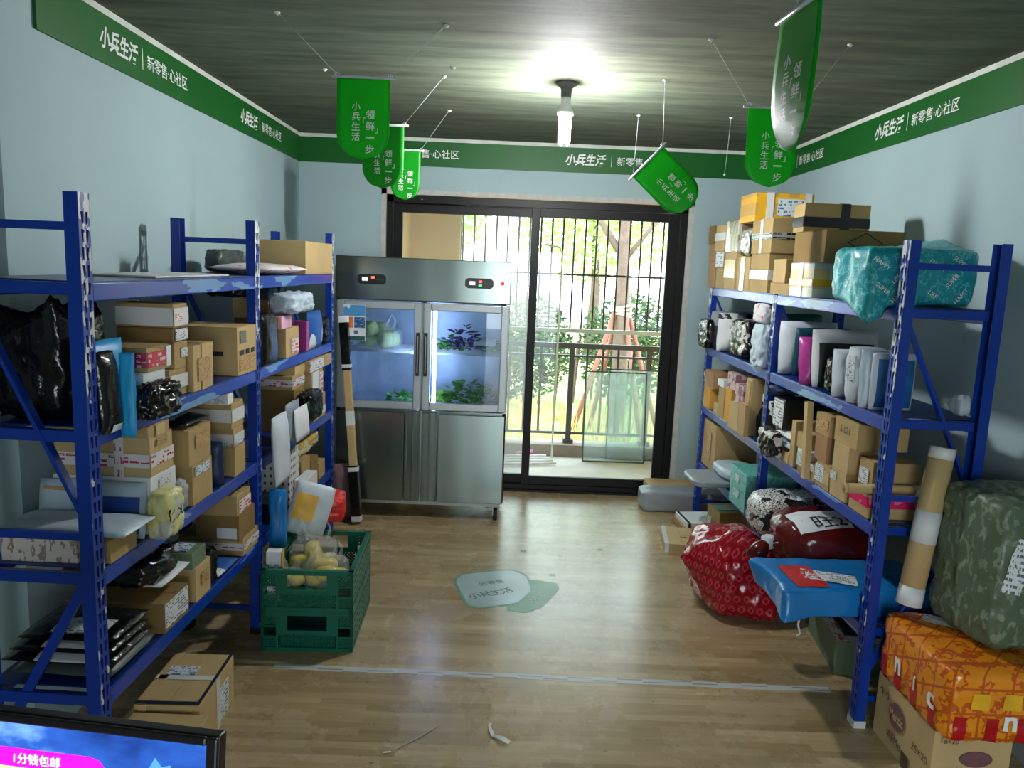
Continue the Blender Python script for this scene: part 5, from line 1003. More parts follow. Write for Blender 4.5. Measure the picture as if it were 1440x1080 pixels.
# ------------------------------------------------------------------ computer monitor at the near left corner
def monitor():
    t = thing('computer_monitor', 'black framed computer monitor showing blue mountains and a magenta strip', 'monitor', (-.36, .935, 1.2075), .0); yaw = -.13; t.rotation_euler = (math.radians(-6), 0, yaw); W_, H_, B_ = .56, .34, .016
    mb = MB(); mb.box(-W_, 0, 0, .02, -H_, 0); mb.box(-W_, -W_+B_, -.008, 0, -H_, 0); mb.box(-B_, 0, -.008, 0, -H_, 0); mb.box(-W_+B_, -B_, -.008, 0, -.0115, 0); mb.box(-W_+B_, -B_, -.008, 0, -H_, -H_+.02); mb.build('bezel', MT('plastic_black'), t, bevel=.003)
    m, nt, b = base_mat('screen_mountains'); L = nt.links.new; tcx = N(nt, 'TexCoord'); n1 = N(nt, 'TexNoise', i={'Scale': 3.2, 'Detail': 8, 'Roughness': .6}); L(tcx.outputs['UV'], n1.inputs['Vector']); r = N(nt, 'ValToRGB'); e = r.color_ramp.elements
    e[0].position = .3; e[0].color = lin((14, 36, 96))+(1,); e[1].position = .75; e[1].color = lin((128, 180, 240))+(1,); x = e.new(.55); x.color = lin((38, 82, 168))+(1,); L(n1.outputs['Fac'], r.inputs[0])
    b.inputs['Base Color'].default_value = (0, 0, 0, 1); b.inputs['Roughness'].default_value = .3; L(r.outputs[0], b.inputs['Emission Color']); b.inputs['Emission Strength'].default_value = .8
    mb = MB(); mb.patch((-W_+B_, -.0005, -H_+.02), (W_-2*B_, 0, 0), (0, 0, H_-.0315), (0, -1, 0)); sc = mb.build('screen', m, t)
    mt = glow('screen_peak', (66, 122, 204), .8); mb = MB(); rnd = random.Random(2); pts = [(-.205, -.09), (-.19, -.078), (-.175, -.06), (-.165, -.066), (-.15, -.038), (-.14, -.05), (-.128, -.046), (-.115, -.07), (-.1, -.09), (-.08, -.13), (-.22, -.13)]; mb.prism([(p[0]+.06, p[1]) for p in pts], (0, -.0022, 0), (1, 0, 0), (0, 0, 1), (0, -.0003, 0)); mb.build('mountain_peak', mt, sc)
    mb = MB(); pts = [(-W_+B_, -.048), (-.185, -.048), (-.17, -.052), (-.163, -.061), (-.163, -.1), (-W_+B_, -.1)]; mb.prism(pts, (0, -.0022, 0), (1, 0, 0), (0, 0, 1), (0, -.0004, 0)); mg = mb.build('magenta_strip', glow('screen_magenta', (255, 10, 230), .9), sc)
    mb = MB(); mb.box(-W_+B_, -.24, -.0032, -.0027, -.1, -.0745); mb.build('yellow_strip', glow('screen_yellow', (255, 200, 120), .9), mg)
    b2 = MB(); text_to(b2, '1分钱包邮', (-.262, -.0027, -.0615), (1, 0, 0), (0, 0, 1), h=.0155, bold=.008, lift=.0008); b2.build('screen_lettering', glow('screen_white', (255, 255, 255), .95), mg)
    mb = MB(); mb.box(-.162, -.148, -.003, -.0024, -.1, -.068); mb.build('cyan_tab', glow('screen_cyan', (0, 180, 255), .9), sc)
    mb = MB(); mb.box(-W_/2-.03, -W_/2+.03, .02, .05, -.42, -.1); mb.build('stand_neck', MT('plastic_black'), t); mb = MB(); mb.box(-W_/2-.12, -W_/2+.12, -.06, .12, -.452, -.44); mb.build('stand_foot', MT('plastic_black'), t, bevel=.003)
monitor()
t = thing('counter_desk', 'counter desk under the computer monitor', 'desk', (-.68, .95, 0)); wm = mat('desk_white', (210, 206, 198), .5); mb = MB(); mb.box(-.6, .42, -.4, .3, .70, .735); mb.build('desk_top', wm, t, bevel=.003)
for x, y in ((-.56, -.36), (.38, -.36), (-.56, .26), (.38, .26)): mb = MB(); mb.box(x-.02, x+.02, y-.02, y+.02, 0, .7); mb.build('leg', wm, t)
# ------------------------------------------------------------------ parcels on both racks
def parcels():
    P('L', 'box', 0.518, 0.664, 0.02, 0.16, 1.318, 1.42, 'kraft', 'kraft box with white tape at the foot of the four-box stack', {'tape': [('H', 'wtape', 0.55, 0.5)]})
    P('L', 'box', 0.563, 0.668, 0.02, 0.17, 1.421, 1.518, 'kraft', 'narrow kraft box second from bottom of the four-box stack', {'lab_': [('A', 0.45, 0.4, 0.9, 0.75, 'print')]})
    P('L', 'box', 0.555, 0.675, 0.02, 0.21, 1.519, 1.571, 'kraftd', 'brown box with handwritten white label, third in the four-box stack', {'lab_': [('A', 0.1, 0.1, 0.9, 0.9, 'scrawl')]})
    P('L', 'box', 0.56, 0.674, 0.02, 0.21, 1.572, 1.658, 'kraft', 'white-taped box topping the four-box stack on the left rack', {'tape': [('H', 'wtape', 0.45, 0.75)], 'lab_': [('A', 0.05, 0.25, 0.6, 0.6, 'redprint')]})
    P('L', 'box', 0.296, 0.446, 0.0, 0.22, 1.318, 1.44, 'white', 'white box under the red-taped box beside a crumpled black bag', {})
    P('L', 'box', 0.323, 0.483, 0.0, 0.22, 1.441, 1.524, 'kraft', 'kraft box with wide red printed tape and white side label', {'tape': [('H', 'redtape', 0.5, 0.62)], 'lab_': [('A', 0.8, 0.1, 1.0, 0.95, 'white')]})
    P('L', 'box', 0.67, 0.849, 0.0, 0.13, 1.318, 1.497, 'kraft2', 'glossy taped kraft box between tall stack and big carton', {'tape': [('TA', 'ctape', 0.5, 0.5)], 'lab_': [('A', 0.2, 0.2, 0.8, 0.7, 'inkstamp')]})
    P('L', 'box', 1.102, 1.328, 0.0, 0.33, 1.318, 1.531, 'kraft2', 'large carton with black square marks at left rack middle post', {'lab_': [('A', 0.1, 0.42, 0.3, 0.52, 'ink'), ('A', 0.42, 0.42, 0.58, 0.52, 'ink'), ('A', 0.7, 0.42, 0.86, 0.52, 'ink'), ('N', 0.62, 0.4, 0.82, 0.5, 'ink'), ('N', 0.15, 0.62, 0.35, 0.74, 'ink'), ('A', 0.1, 0.08, 0.9, 0.38, 'inkstamp'), ('A', 0.12, 0.66, 0.42, 0.92, 'greyprint')]})
    P('L', 'box', 0.323, 0.501, 0.0, 0.34, 0.875, 1.008, 'white', 'lower of two white boxes under the white-and-red taped carton', {})
    P('L', 'box', 0.318, 0.5, 0.0, 0.34, 1.009, 1.078, 'white', 'upper white box with handwriting under the red-and-white taped carton', {'lab_': [('A', 0.3, 0.3, 0.75, 0.75, 'scrawl')]})
    P('L', 'box', 0.322, 0.486, 0.0, 0.33, 1.079, 1.216, 'kraft2', 'carton wrapped in white tape with red print, left rack third shelf', {'tape': [('H', 'rwtape', 0.42, 0.34), ('TNx', 'rwtape', 0.68, 0.1)], 'lab_': [('A', 0.25, 0.75, 0.7, 0.92, 'scrawlk')]})
    P('L', 'box', 0.317, 0.469, 0.0, 0.33, 1.217, 1.256, 'kraft', 'shiny-taped kraft box beneath the overhanging black bags', {'tape': [('TA', 'ctape', 0.5, 0.8)]})
    P('L', 'box', 0.638, 0.82, 0.0, 0.2, 0.875, 1.035, 'kraft', 'lower kraft carton of the pair beside yellow bag', {'lab_': [('A', 0.1, 0.72, 0.8, 0.95, 'blueprint')]})
    P('L', 'box', 0.615, 0.814, 0.0, 0.2, 1.036, 1.179, 'kraft', 'upper kraft carton of the pair, under a black mailer', {'lab_': [('A', 0.25, 0.45, 0.8, 0.8, 'inkstamp')]})
    P('L', 'mz', 0.599, 0.822, 0.0, 0.24, 1.18, 1.215, 'black', 'black mailer with large white label lying on kraft carton pair', {'lab_': [('T', 0.1, 0.1, 0.75, 0.8, 'print')]})
    P('L', 'box', 1.058, 1.182, 0.0, 0.16, 0.875, 1.01, 'kraft', 'kraft carton at the foot of the slim stack by the middle post', {})
    P('L', 'box', 1.045, 1.16, 0.0, 0.2, 1.011, 1.096, 'kraft', 'box with blue-edged white label in the slim stack', {'tape': [('H', 'wtape', 0.45, 0.45)], 'lab_': [('A', 0.1, 0.1, 0.9, 0.3, 'blueprint'), ('N', 0.2, 0.08, 0.95, 0.3, 'blueprint')]})
    P('L', 'box', 1.026, 1.164, 0.0, 0.2, 1.097, 1.209, 'kraft', 'white-banded kraft box second from top of the slim stack', {'tape': [('H', 'wtape', 0.5, 0.5)]})
    P('L', 'box', 0.99, 1.052, 0.0, 0.15, 1.21, 1.256, 'white', 'small white-topped box crowning the slim stack', {'lab_': [('N', 0.3, 0.1, 0.95, 0.6, 'print')]})
    P('L', 'box', 0.383, 0.577, 0.0, 0.36, 0.477, 0.592, 'kraftd', 'dark brown carton with big white paper label, left rack bottom shelf', {'lab_': [('A', 0.02, 0.15, 0.95, 0.97, 'print')]})
    P('L', 'box', 0.647, 0.786, 0.0, 0.13, 0.477, 0.618, 'kraft2', 'tall kraft box under the grey-green box on the bottom shelf', {'lab_': [('A', 0.3, 0.4, 0.8, 0.75, 'scrawlk')]})
    P('L', 'box', 0.63, 0.753, 0.005, 0.2, 0.619, 0.686, 'sage', 'grey-green box with blue-white label on kraft box', {'lab_': [('T', 0.1, 0.1, 0.85, 0.8, 'blueprint')]})
    P('L', 'box', 1.14, 1.328, 0.0, 0.3, 0.477, 0.563, 'kraft', 'flat wide carton with red-white tape at the end of bottom shelf', {'tape': [('H', 'rwtape', 0.5, 0.4)]})
    P('L', 'box', 1.094, 1.288, 0.0, 0.2, 0.564, 0.687, 'kraftd', 'brown box mid-stack with small white label on left bottom shelf', {'lab_': [('N', 0.5, 0.1, 0.95, 0.5, 'white')]})
    P('L', 'box', 1.073, 1.236, 0.0, 0.2, 0.688, 0.783, 'kraft', 'small kraft box with red-white label atop the bottom-shelf stack', {'lab_': [('A', 0.1, 0.1, 0.95, 0.7, 'redprint')]})
    P('L', 'box', 2.006, 2.085, 0.17, 0.2, 1.318, 1.5, 'kraftd', 'kraft box behind black mailer on the far left bay', {})
    P('L', 'box', 1.99, 2.123, 0.17, 0.2, 1.501, 1.607, 'kraft', 'pale kraft box end peeping above the black upright mailer', {})
    P('L', 'box', 1.762, 1.978, 0.0, 0.24, 1.318, 1.475, 'kraft2', 'kraft box with red figures beside the upright black mailer', {'lab_': [('A', 0.35, 0.1, 0.95, 0.6, 'redprint')]})
    P('L', 'box', 1.695, 1.856, 0.0, 0.16, 1.476, 1.542, 'pinkbox', 'pink and yellow box on the kraft box, far left bay', {'lab_': [('N', 0.4, 0.1, 0.9, 0.9, 'yellow')]})
    P('L', 'box', 2.093, 2.145, -0.01, 0.2, 1.318, 1.489, 'magenta', 'thin magenta box beside blue and white mailer', {})
    P('L', 'box', 1.9, 1.988, 0.03, 0.2, 1.477, 1.535, 'darkred', 'dark red box under the pale blue bag', {})
    P('L', 'box', 2.266, 2.514, 0.0, 0.2, 0.875, 1.023, 'kraft', 'kraft box with white tape standing by rear left post', {'tape': [('H', 'wtape', 0.3, 0.3)]})
    P('L', 'box', 2.217, 2.465, 0.0, 0.2, 1.024, 1.183, 'kraft2', 'kraft box with square white label second from top by rear post', {'lab_': [('A', 0.05, 0.15, 0.55, 0.95, 'white'), ('A', 0.65, 0.15, 0.95, 0.85, 'redprint')]})
    P('L', 'box', 2.162, 2.645, -0.005, 0.12, 1.184, 1.252, 'kraft', 'long thin box with handwritten white label by rear left post', {'lab_': [('A', 0.0, 0.05, 0.6, 0.95, 'scrawl')]})
    P('L', 'box', 1.964, 2.156, 0.02, 0.22, 0.875, 1.119, 'kraftd', 'brown box low behind the grey mailers, far left bay', {})
    P('L', 'box', 1.927, 2.142, 0.02, 0.2, 1.12, 1.196, 'kraft', 'box with red and white tape in far left bay', {'tape': [('H', 'rwtape', 0.5, 0.5)]})
    P('L', 'box', 1.978, 2.16, 0.02, 0.2, 1.197, 1.256, 'kraft2', 'plain kraft box topping the stack beside thin long box', {})
    P('L', 'box', 1.81, 1.986, 0.0, 0.28, 0.477, 0.802, 'dotbox', 'white box printed with rows of small dark marks, far left bay', {})
    P('L', 'box', 2.025, 2.192, 0.0, 0.2, 0.477, 0.691, 'kraft', 'narrow kraft parcel beside the dotted white box', {})
    P('L', 'box', 2.207, 2.357, 0.0, 0.18, 0.477, 0.653, 'kraftd', 'second narrow kraft parcel from the dotted white box', {})
    P('L', 'box', 2.409, 2.555, 0.01, 0.18, 0.477, 0.582, 'kraft', 'last narrow kraft parcel before rear left post', {})
    P('L', 'box', 1.873, 2.095, -0.07, 0.065, 0.477, 0.629, 'white', 'tiny white-topped carton at the edge of far left bottom shelf', {})
    P('L', 'box', 2.113, 2.666, 0.0, 0.3, 1.751, 1.935, 'kraft2', 'open carton with raised flap on top of the far left bay', {})
    P('R', 'box', 2.627, 2.813, 0.0, 0.2, 1.748, 1.938, 'kraft3', 'far corner kraft box on the right top shelf, lowest of three', {})
    P('R', 'box', 2.677, 2.831, 0.0, 0.2, 1.939, 2.065, 'kraft3', 'middle small kraft box in the far corner stack, right top shelf', {})
    P('R', 'box', 2.715, 2.869, 0.0, 0.2, 2.066, 2.194, 'kraftd', 'top small kraft box in the far corner stack, right top shelf', {})
    P('R', 'box', 2.409, 2.597, 0.0, 0.2, 1.748, 1.888, 'kraft', 'small kraft box under a white-labelled box, right top shelf', {})
    P('R', 'box', 2.413, 2.625, 0.0, 0.2, 1.889, 2.005, 'kraft', 'box with white label facing the aisle, right top shelf', {'lab_': [('A', 0.05, 0.05, 0.95, 0.95, 'print')]})
    P('R', 'box', 2.444, 2.675, 0.0, 0.2, 2.006, 2.19, 'kraft2', 'kraft box with pale tape second column of the right top shelf', {'tape': [('H', 'wtape', 0.55, 0.3)]})
    P('R', 'box', 2.146, 2.389, 0.0, 0.22, 1.748, 1.995, 'kraft2', 'kraft box under the shiny brown parcel', {'tape': [('H', 'ctape', 0.55, 0.5)]})
    P('R', 'box', 2.143, 2.411, 0.0, 0.22, 1.996, 2.206, 'foil', 'shiny plastic-wrapped brown parcel on the right top shelf', {})
    P('R', 'box', 1.858, 2.105, 0.0, 0.2, 1.748, 1.96, 'kraft2', 'glossy taped kraft box under the silver bag', {'tape': [('TA', 'ctape', 0.5, 0.7)]})
    P('R', 'bun', 1.88, 2.126, 0.0, 0.2, 1.961, 2.143, 'silver', 'crinkled silver bag wedged between cartons under yellow-taped carton', {})
    P('R', 'box', 1.504, 1.835, 0.0, 0.22, 1.748, 1.976, 'kraft', 'kraft carton under the carton with black printed tape', {'tape': [('H', 'wtape', 0.45, 0.25)]})
    P('R', 'box', 1.499, 1.849, 0.0, 0.24, 1.977, 2.176, 'kraft', 'kraft carton with cross of white tape and black printed band', {'tape': [('H', 'btape', 0.5, 0.2), ('TA', 'wtape', 0.5, 0.25)]})
    P('R', 'box', 1.842, 2.138, 0.0, 0.36, 2.177, 2.35, 'ytaped', 'yellow-taped box with white label, highest on right rack', {'lab_': [('N', 0.38, 0.2, 0.85, 0.8, 'blueprint')], 'tape': [('TNx', 'wtape', 0.25, 0.12), ('TNx', 'wtape', 0.9, 0.1)]})
    P('R', 'box', 1.163, 1.448, 0.0, 0.15, 1.748, 1.809, 'kraft', 'low flat kraft box on the right top shelf beside middle post', {})
    P('R', 'box', 1.239, 1.425, 0.0, 0.14, 1.81, 1.941, 'kraft2', 'upright narrow kraft box on the low flat box', {'lab_': [('N', 0.35, 0.2, 1.0, 0.8, 'print')]})
    P('R', 'box', 0.852, 1.161, 0.0, 0.28, 1.748, 1.92, 'ytaped2', 'carton gridded with yellow and white tape, right top shelf', {'tape': [('H', 'ytape', 0.42, 0.2), ('TNx', 'ytape', 0.45, 0.12), ('TA', 'wtape', 0.5, 0.3)]})
    P('R', 'box', 0.749, 1.141, 0.0, 0.38, 1.921, 2.077, 'kraftd', 'big kraft carton with black diamond outline, right top shelf', {'diamond': 1})
    P('R', 'box', 1.044, 1.189, 0.0, 0.34, 2.078, 2.223, 'kraft', 'kraft box crossed with black tape on the diamond carton', {'tape': [('H', 'ktape', 0.35, 0.35), ('TNx', 'ktape', 0.62, 0.14)]})
    P('R', 'box', 2.503, 2.666, 0.0, 0.2, 0.873, 1.027, 'orangebox', 'yellow-orange box at the far end of right third shelf', {})
    P('R', 'box', 2.463, 2.666, 0.0, 0.2, 1.028, 1.147, 'kraft3', 'reddish printed box on the yellow-orange box', {})
    P('R', 'box', 2.295, 2.386, 0.0, 0.15, 0.873, 0.949, 'kraft2', 'small low pale box next to yellow-orange box', {})
    P('R', 'box', 2.156, 2.294, 0.0, 0.2, 0.873, 1.068, 'kraft', 'slim pale kraft box third from far end', {})
    P('R', 'box', 2.257, 2.398, 0.02, 0.2, 1.069, 1.117, 'white', 'white-faced small box on the slim pale kraft box', {})
    P('R', 'box', 2.002, 2.132, 0.0, 0.2, 0.873, 1.098, 'orangebox', 'slim yellowish box fourth from far end', {})
    P('R', 'box', 1.934, 2.113, 0.0, 0.22, 1.099, 1.206, 'pinkgrey', 'pinkish grey box resting on slim boxes, right third shelf', {})
    P('R', 'box', 1.734, 1.923, -0.03, 0.028, 0.873, 1.037, 'kraft2', 'pale box in front of the slim boxes at aisle edge', {})
    P('R', 'box', 1.763, 1.932, 0.0, 0.2, 0.873, 1.155, 'pinkgrey', 'white and pink printed upright box, right third shelf', {})
    P('R', 'box', 1.586, 1.712, -0.035, 0.03, 0.873, 1.069, 'kraft', 'narrow kraft box at aisle edge beside tall thin carton', {})
    P('R', 'box', 1.616, 1.711, 0.0, 0.2, 0.873, 1.222, 'kraft2', 'tall thin kraft carton by the right middle post', {'lab_': [('A', 0.1, 0.45, 0.9, 0.95, 'inkstamp')]})
    P('R', 'box', 0.946, 1.148, 0.0, 0.2, 0.873, 0.927, 'kraft2', 'low kraft box under blue-white mailers, right third shelf', {})
    P('R', 'mz', 0.943, 1.172, 0.0, 0.2, 0.928, 0.978, 'pale', 'blue-white mailer stacked on low kraft box', {})
    P('R', 'mz', 0.943, 1.174, 0.0, 0.2, 0.979, 1.029, 'white', 'white printed mailer under the box wrapped in black', {})
    P('R', 'box', 1.056, 1.207, 0.0, 0.28, 1.03, 1.194, 'blackbox', 'white-fronted box wrapped in black film', {'lab_': [('A', 0.0, 0.05, 0.95, 0.95, 'print')]})
    P('R', 'box', 0.886, 0.941, 0.0, 0.2, 0.873, 1.113, 'kraft2', 'tall thin kraft box edge-on beside white mailers', {})
    P('R', 'box', 0.703, 0.823, 0.0, 0.14, 0.873, 0.904, 'kraft3', 'lowest small box beside tall thin kraft box', {})
    P('R', 'box', 0.708, 0.836, 0.0, 0.14, 0.905, 0.993, 'white', 'small white box with print in the middle of the short stack', {'lab_': [('A', 0.1, 0.2, 0.8, 0.8, 'print')]})
    P('R', 'box', 0.755, 0.856, 0.0, 0.14, 0.994, 1.072, 'kraft2', 'small pale kraft box topping the short stack', {})
    P('R', 'box', 0.604, 0.69, 0.0, 0.12, 0.873, 0.956, 'kraft', 'tiny kraft box with scrawled label between two stacks', {'lab_': [('A', 0.1, 0.55, 0.9, 0.95, 'scrawl')]})
    P('R', 'box', 0.443, 0.595, 0.0, 0.18, 0.873, 0.989, 'kraft', 'bottom box of three with printed tape, mid right third shelf', {'tape': [('H', 'ctape', 0.5, 0.5)], 'lab_': [('A', 0.0, 0.2, 0.6, 0.9, 'print')]})
    P('R', 'box', 0.505, 0.635, 0.0, 0.16, 0.99, 1.115, 'kraft3', 'middle box of three with grey tape on its side', {'tape': [('TNx', 'gtape', 0.3, 0.3)]})
    P('R', 'box', 0.498, 0.651, 0.0, 0.16, 1.116, 1.213, 'kraft', 'top box of three with black brush mark', {'lab_': [('A', 0.1, 0.3, 0.95, 0.8, 'scrawlk')]})
    P('R', 'box', 0.284, 0.43, 0.0, 0.16, 0.873, 0.999, 'kraft2', 'kraft box below the end of a cardboard tube', {'lab_': [('A', 0.0, 0.6, 0.4, 0.9, 'print')]})
    P('R', 'box', 0.279, 0.43, 0.0, 0.16, 1.0, 1.122, 'kraft2', 'glossy kraft box under the handwritten numbered carton', {})
    P('R', 'box', 0.219, 0.442, 0.0, 0.22, 1.123, 1.235, 'kraft', 'kraft carton with number handwritten on its front', {'text': '6-021'})
    P('R', 'box', 0.068, 0.236, 0.0, 0.22, 0.873, 0.973, 'kraft', 'kraft carton banded with bright pink tape behind blue post', {'tape': [('H', 'ptape', 0.68, 0.42)]})
    P('R', 'box', 2.336, 2.666, 0.02, 0.3, 0.441, 0.779, 'kraft', 'kraft carton at the far end of right bottom shelf', {'lab_': [('A', 0.4, 0.2, 0.7, 0.8, 'scrawlk')]})
    P('L', 'bun', 0.045, 0.294, 0.1, 0.27, 1.318, 1.64, 'black', 'big crumpled black plastic bag at the near end of left second shelf', {'seed': 1, 'cr': 0.03, 'tips': (((0.1, -0.13, 0.39), 0.13), ((-0.12, -0.1, 0.37), 0.12), ((0.06, 0.13, 0.4), 0.13))})
    P('L', 'mx', 0.032, 0.135, -0.03, 0.045, 1.29, 1.54, 'black', 'upright black mailer hanging past the beam beside the near left post', {'lab_': [('A', 0.35, 0.0, 0.95, 0.1, 'white')], 'tilt': 4})
    P('L', 'mx', 0.032, 0.27, 0.03, 0.05, 1.318, 1.565, 'cyan', 'cyan lined mailer just behind the upright black mailer', {'seed': 3})
    P('L', 'ms', 0.142, 0.158, -0.05, 0.05, 1.26, 1.53, 'cyan', 'narrow cyan flap standing out beside the upright black mailer', {'seed': 4})
    P('L', 'bun', 0.19, 0.41, -0.085, 0.085, 1.3, 1.415, 'black', 'small shiny crumpled black bag in front of the red-taped box', {'cr': 0.03})
    P('L', 'ms', 0.26, 0.293, 0.0, 0.37, 0.875, 1.07, 'pale', 'grey-white mailer with dark blue picture leaning against white boxes', {'lab_': [('N', 0.62, 0.1, 0.95, 0.75, 'bluepanel'), ('N', 0.05, 0.82, 0.6, 0.88, 'inkstamp')], 'tilt': -6})
    P('L', 'mz', 0.032, 0.245, -0.06, 0.42, 0.955, 0.985, 'pale', 'flat grey-white mailer lying over bubble-wrapped box, flap over the beam', {'cr': 0.012})
    P('L', 'box', 0.05, 0.25, 0.1, 0.24, 0.875, 0.952, 'wrapbox', 'bubble-wrapped whitish box at the near end of left third shelf', {})
    P('L', 'box', 0.06, 0.22, 0.0, 0.085, 0.875, 0.95, 'kraft', 'small kraft box between bubble-wrapped box and near left post', {})
    P('L', 'bun', 0.256, 0.403, -0.085, 0.08, 0.875, 1.041, 'yellowbag', 'pale yellow plastic bag with black handwriting in front of white boxes', {'cr': 0.012, 'scr': 1})
    P('L', 'bun', 0.515, 0.625, 0.0, 0.16, 0.875, 1.0, 'clear', 'clear plastic bag between white boxes and kraft carton pair', {'cr': 0.02})
    P('L', 'ms', 0.89, 0.942, -0.01, 0.14, 0.875, 1.072, 'navy', 'dark blue mailer standing before the slim stack', {'tilt': 3})
    P('L', 'mz', 0.36, 0.6, -0.005, 0.36, 0.654, 0.672, 'white', 'flat white mailer under the shiny black bag on brown carton', {})
    P('L', 'bun', 0.3, 0.545, 0.0, 0.34, 0.673, 0.775, 'black', 'shiny black bag with big white label on the brown carton', {'lab_': [('T', 0.35, 0.2, 0.85, 0.7, 'print')], 'cr': 0.02})
    P('L', 'bun', 0.808, 0.867, 0.0, 0.2, 0.477, 0.639, 'black', 'black bag between green-grey box and flat taped carton', {'cr': 0.02})
    P('L', 'mz', 0.04, 0.33, 0.0, 0.335, 0.478, 0.53, 'greygreen', 'grey-green mailer at the bottom of the black mailer pile', {'cr': 0.015})
    P('L', 'mz', 0.04, 0.3, 0.0, 0.36, 0.531, 0.555, 'black', 'lowest black mailer with white label in the bottom shelf pile', {'lab_': [('T', 0.3, 0.0, 0.8, 0.2, 'white')]})
    P('L', 'mz', 0.06, 0.31, 0.01, 0.34, 0.556, 0.58, 'black', 'middle black mailer with white label in the bottom shelf pile', {'lab_': [('T', 0.3, 0.05, 0.8, 0.28, 'white')]})
    P('L', 'mz', 0.09, 0.33, 0.02, 0.32, 0.581, 0.605, 'black', 'topmost black mailer with grey label in the bottom shelf pile', {'lab_': [('T', 0.3, 0.1, 0.85, 0.5, 'print')]})
    P('L', 'mz', 0.869, 1.08, 0.0, 0.2, 0.478, 0.5, 'bluewhite', 'small blue-striped white bag on left bottom shelf', {})
    P('L', 'mz', 0.5, 1.15, 0.05, 0.28, 1.752, 1.758, 'white', 'thin white sheet lying on the near left top shelf', {'flat': 1})
    P('L', 'bun', 1.62, 1.98, 0.275, 0.1, 1.752, 1.87, 'greygreen', 'dark grey bag by the wall on top of left middle post', {})
    P('L', 'mz', 1.415, 2.05, -0.035, 0.3, 1.752, 1.8, 'floral', 'white bag with red flowers lying flat on left top shelf', {'cr': 0.014})
    P('L', 'mx', 1.392, 1.605, -0.03, 0.05, 1.318, 1.568, 'black', 'black mailer standing upright at the start of far left bay', {'tilt': 2})
    P('L', 'bun', 1.62, 1.92, 0.18, 0.2, 1.63, 1.69, 'black', 'black bags lump on the pale kraft box under top shelf', {})
    P('L', 'bun', 1.72, 2.12, -0.06, 0.15, 1.55, 1.66, 'pale', 'pale blue puffy bag sagging over pink and red boxes', {'cr': 0.03})
    P('L', 'bun', 2.125, 2.45, 0.21, 0.17, 1.49, 1.69, 'tealpic', 'teal bag with dark picture at the back of far left bay', {})
    P('L', 'mx', 2.147, 2.416, -0.03, 0.055, 1.318, 1.537, 'bluewhite', 'blue mailer with white edges at the rear left post', {'tilt': 2})
    P('L', 'bun', 2.51, 2.66, 0.0, 0.12, 1.318, 1.481, 'black', 'little black bag squeezed against the rear left post', {})
    P('L', 'mx', 1.41, 1.63, -0.085, 0.05, 0.72, 1.07, 'greywhite', 'long grey-white mailer hanging over the third shelf edge', {'tilt': 3})
    P('L', 'mx', 1.66, 1.88, -0.045, 0.035, 0.876, 1.09, 'grey', 'grey mailer standing next to the long grey-white mailer', {})
    P('L', 'mx', 1.72, 1.95, -0.085, 0.035, 0.876, 1.05, 'white', 'creased white mailer leaning on grey mailer, far left bay', {'tilt': 5})
    P('L', 'bun', 1.97, 2.215, -0.08, 0.095, 0.93, 1.1, 'black', 'black bag slumped on the brown boxes, far left third shelf', {})
    P('L', 'bun', 2.05, 2.5, 0.02, 0.18, 0.695, 0.79, 'yellowclear', 'clear bag with yellow fruit on narrow kraft parcels', {'cr': 0.03})
    P('L', 'box', 1.58, 1.78, 0.02, 0.2, 0.478, 0.58, 'blackbox', 'black box under the dotted white box, far left bay', {})
    P('R', 'bun', 2.465, 2.725, -0.07, 0.065, 1.312, 1.522, 'black', 'black bag poking out at the far end of right second shelf', {})
    P('R', 'ms', 2.64, 2.664, 0.06, 0.26, 1.312, 1.565, 'black', 'black mailer edge standing at the far end of right second shelf', {})
    P('R', 'ms', 2.59, 2.666, 0.0, 0.26, 1.312, 1.577, 'grey', 'grey mailer second from the far end, right second shelf', {})
    P('R', 'ms', 2.268, 2.463, -0.02, 0.14, 1.312, 1.58, 'white', 'white mailer with black top label, right second shelf far bay', {'lab_': [('A', 0.1, 0.86, 0.9, 0.98, 'ink')]})
    P('R', 'ms', 2.73, 2.774, 0.13, 0.24, 1.312, 1.586, 'pale', 'pale blue mailer face showing behind the black crinkled bag', {})
    P('R', 'bun', 1.832, 2.214, -0.0, 0.2, 1.312, 1.559, 'bwbag', 'black crinkled bag with silver and gold print, right second shelf', {'cr': 0.03})
    P('R', 'bun', 1.42, 1.598, -0.045, 0.1, 1.312, 1.567, 'pale', 'puffy white-blue bag beneath a rolled white bag', {'cr': 0.025})
    P('R', 'bun', 1.489, 1.645, -0.03, 0.15, 1.568, 1.687, 'whitepink', 'rolled white bag with pink lettering by right middle post', {})
    P('R', 'ms', 1.647, 1.699, 0.06, 0.25, 1.312, 1.586, 'pale', 'grey-blue mailer against the right middle post', {})
    P('R', 'ms', 1.49, 1.598, 0.06, 0.3, 1.312, 1.632, 'green', 'dark green mailer standing behind the right middle post', {})
    P('R', 'ms', 1.165, 1.281, 0.0, 0.32, 1.312, 1.607, 'greywhite', 'tall pale mailer right after the green mailer', {'tilt': -4, 'cr': 0.012})
    P('R', 'ms', 1.115, 1.163, 0.05, 0.3, 1.312, 1.579, 'tealdark', 'dark teal mailer partly behind the magenta mailer', {})
    P('R', 'ms', 0.783, 0.874, -0.03, 0.2, 1.312, 1.558, 'magenta', 'magenta plastic mailer leaning on right second shelf', {'tilt': -14, 'cr': 0.014})
    P('R', 'ms', 0.722, 0.781, 0.0, 0.33, 1.312, 1.602, 'blackwin', 'white-edged mailer with black front leaning beside the magenta one', {'tilt': -10})
    P('R', 'bun', 0.522, 0.629, 0.0, 0.2, 1.312, 1.491, 'black', 'crumpled black bag low between white mailers, right near bay', {})
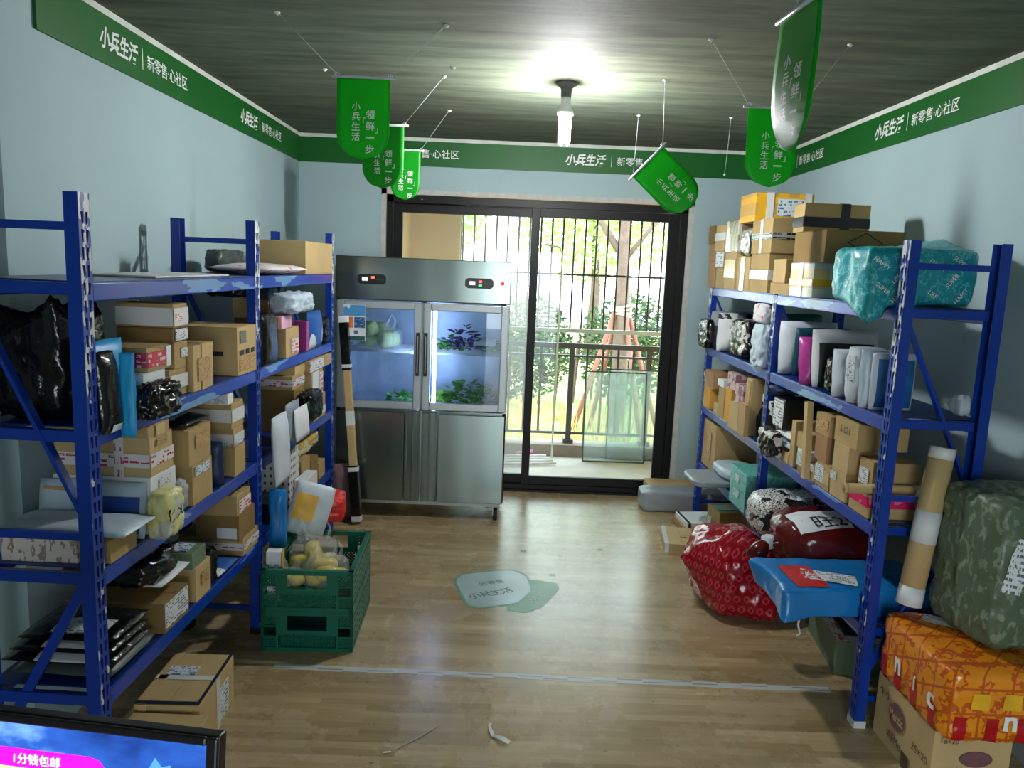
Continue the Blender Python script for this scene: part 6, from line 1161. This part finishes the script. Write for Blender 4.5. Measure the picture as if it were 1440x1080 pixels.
    P('R', 'ms', 0.425, 0.52, -0.02, 0.2, 1.312, 1.533, 'greywhite', 'white mailer leaning just behind the handwritten white mailer', {'tilt': -7, 'cr': 0.012})
    P('R', 'ms', 0.238, 0.38, -0.03, 0.16, 1.312, 1.56, 'greywhite', 'thick white mailer with black handwriting on its side', {'cr': 0.014, 'tilt': -2, 'lab_': [('A', 0.2, 0.4, 0.8, 0.85, 'scrawlc')]})
    P('R', 'ms', 0.188, 0.233, -0.02, 0.2, 1.312, 1.56, 'pale', 'white padded mailer next to the blue-picture mailer', {'tilt': -5, 'cr': 0.012})
    P('R', 'ms', 0.143, 0.186, -0.0, 0.182, 1.312, 1.551, 'greywhite', 'wide white-edged mailer with blue ocean-like picture behind near post', {'lab_': [('N', 0.1, 0.06, 0.93, 0.9, 'bluepic')]})
    P('R', 'mz', 0.04, 0.13, 0.31, 0.07, 1.313, 1.4, 'greywhite', 'small white mailer behind blue-picture mailer at the wall side', {})
    P('R', 'ms', 1.589, 1.614, 0.047, 0.2, 0.873, 1.128, 'black', 'black mailer edge right of the tall thin kraft carton', {'tilt': -8})
    P('R', 'ms', 1.493, 1.568, 0.047, 0.2, 0.873, 1.149, 'bwbag', 'black and white printed mailer under the navy roll', {'tilt': -5})
    P('R', 'ms', 1.251, 1.32, 0.0, 0.2, 0.873, 1.148, 'bwbag', 'second black and white mailer beside white stacked mailers', {'tilt': -5})
    P('R', 'bun', 1.005, 1.245, -0.075, 0.07, 0.873, 1.025, 'bwbag', 'small black bag with white front at the shelf edge', {'cr': 0.02})
    P('R', 'mz', 0.503, 0.758, 0.05, 0.25, 1.215, 1.26, 'greenclear', 'pale green clear plastic bag on top of stacked kraft boxes', {})
    P('R', 'box', 0.648, 0.69, -0.03, 0.03, 0.874, 1.25, 'kraft2', 'tall thin kraft box leaning outward at the shelf edge', {'tilt': -7})
    P('R', 'box', 0.115, 0.235, 0.03, 0.198, 0.974, 1.1, 'kraft', 'long kraft box with white label resting on pink-taped carton', {'lab_': [('A', 0.1, 0.15, 0.75, 0.7, 'print')]})
parcels()
mb = MB(); mb.tube([(0, 0, 0), (.22, .03, .0)], .028, 14); mb.tube([(0, 0, 0), (-.008, 0, 0)], .03, 14); tag(mb.build('wrapped_roll', MT('navy'), loc=rk('R', 1.235, -.04, 1.222)), 'dark navy roll resting on the black and white mailers', 'roll')
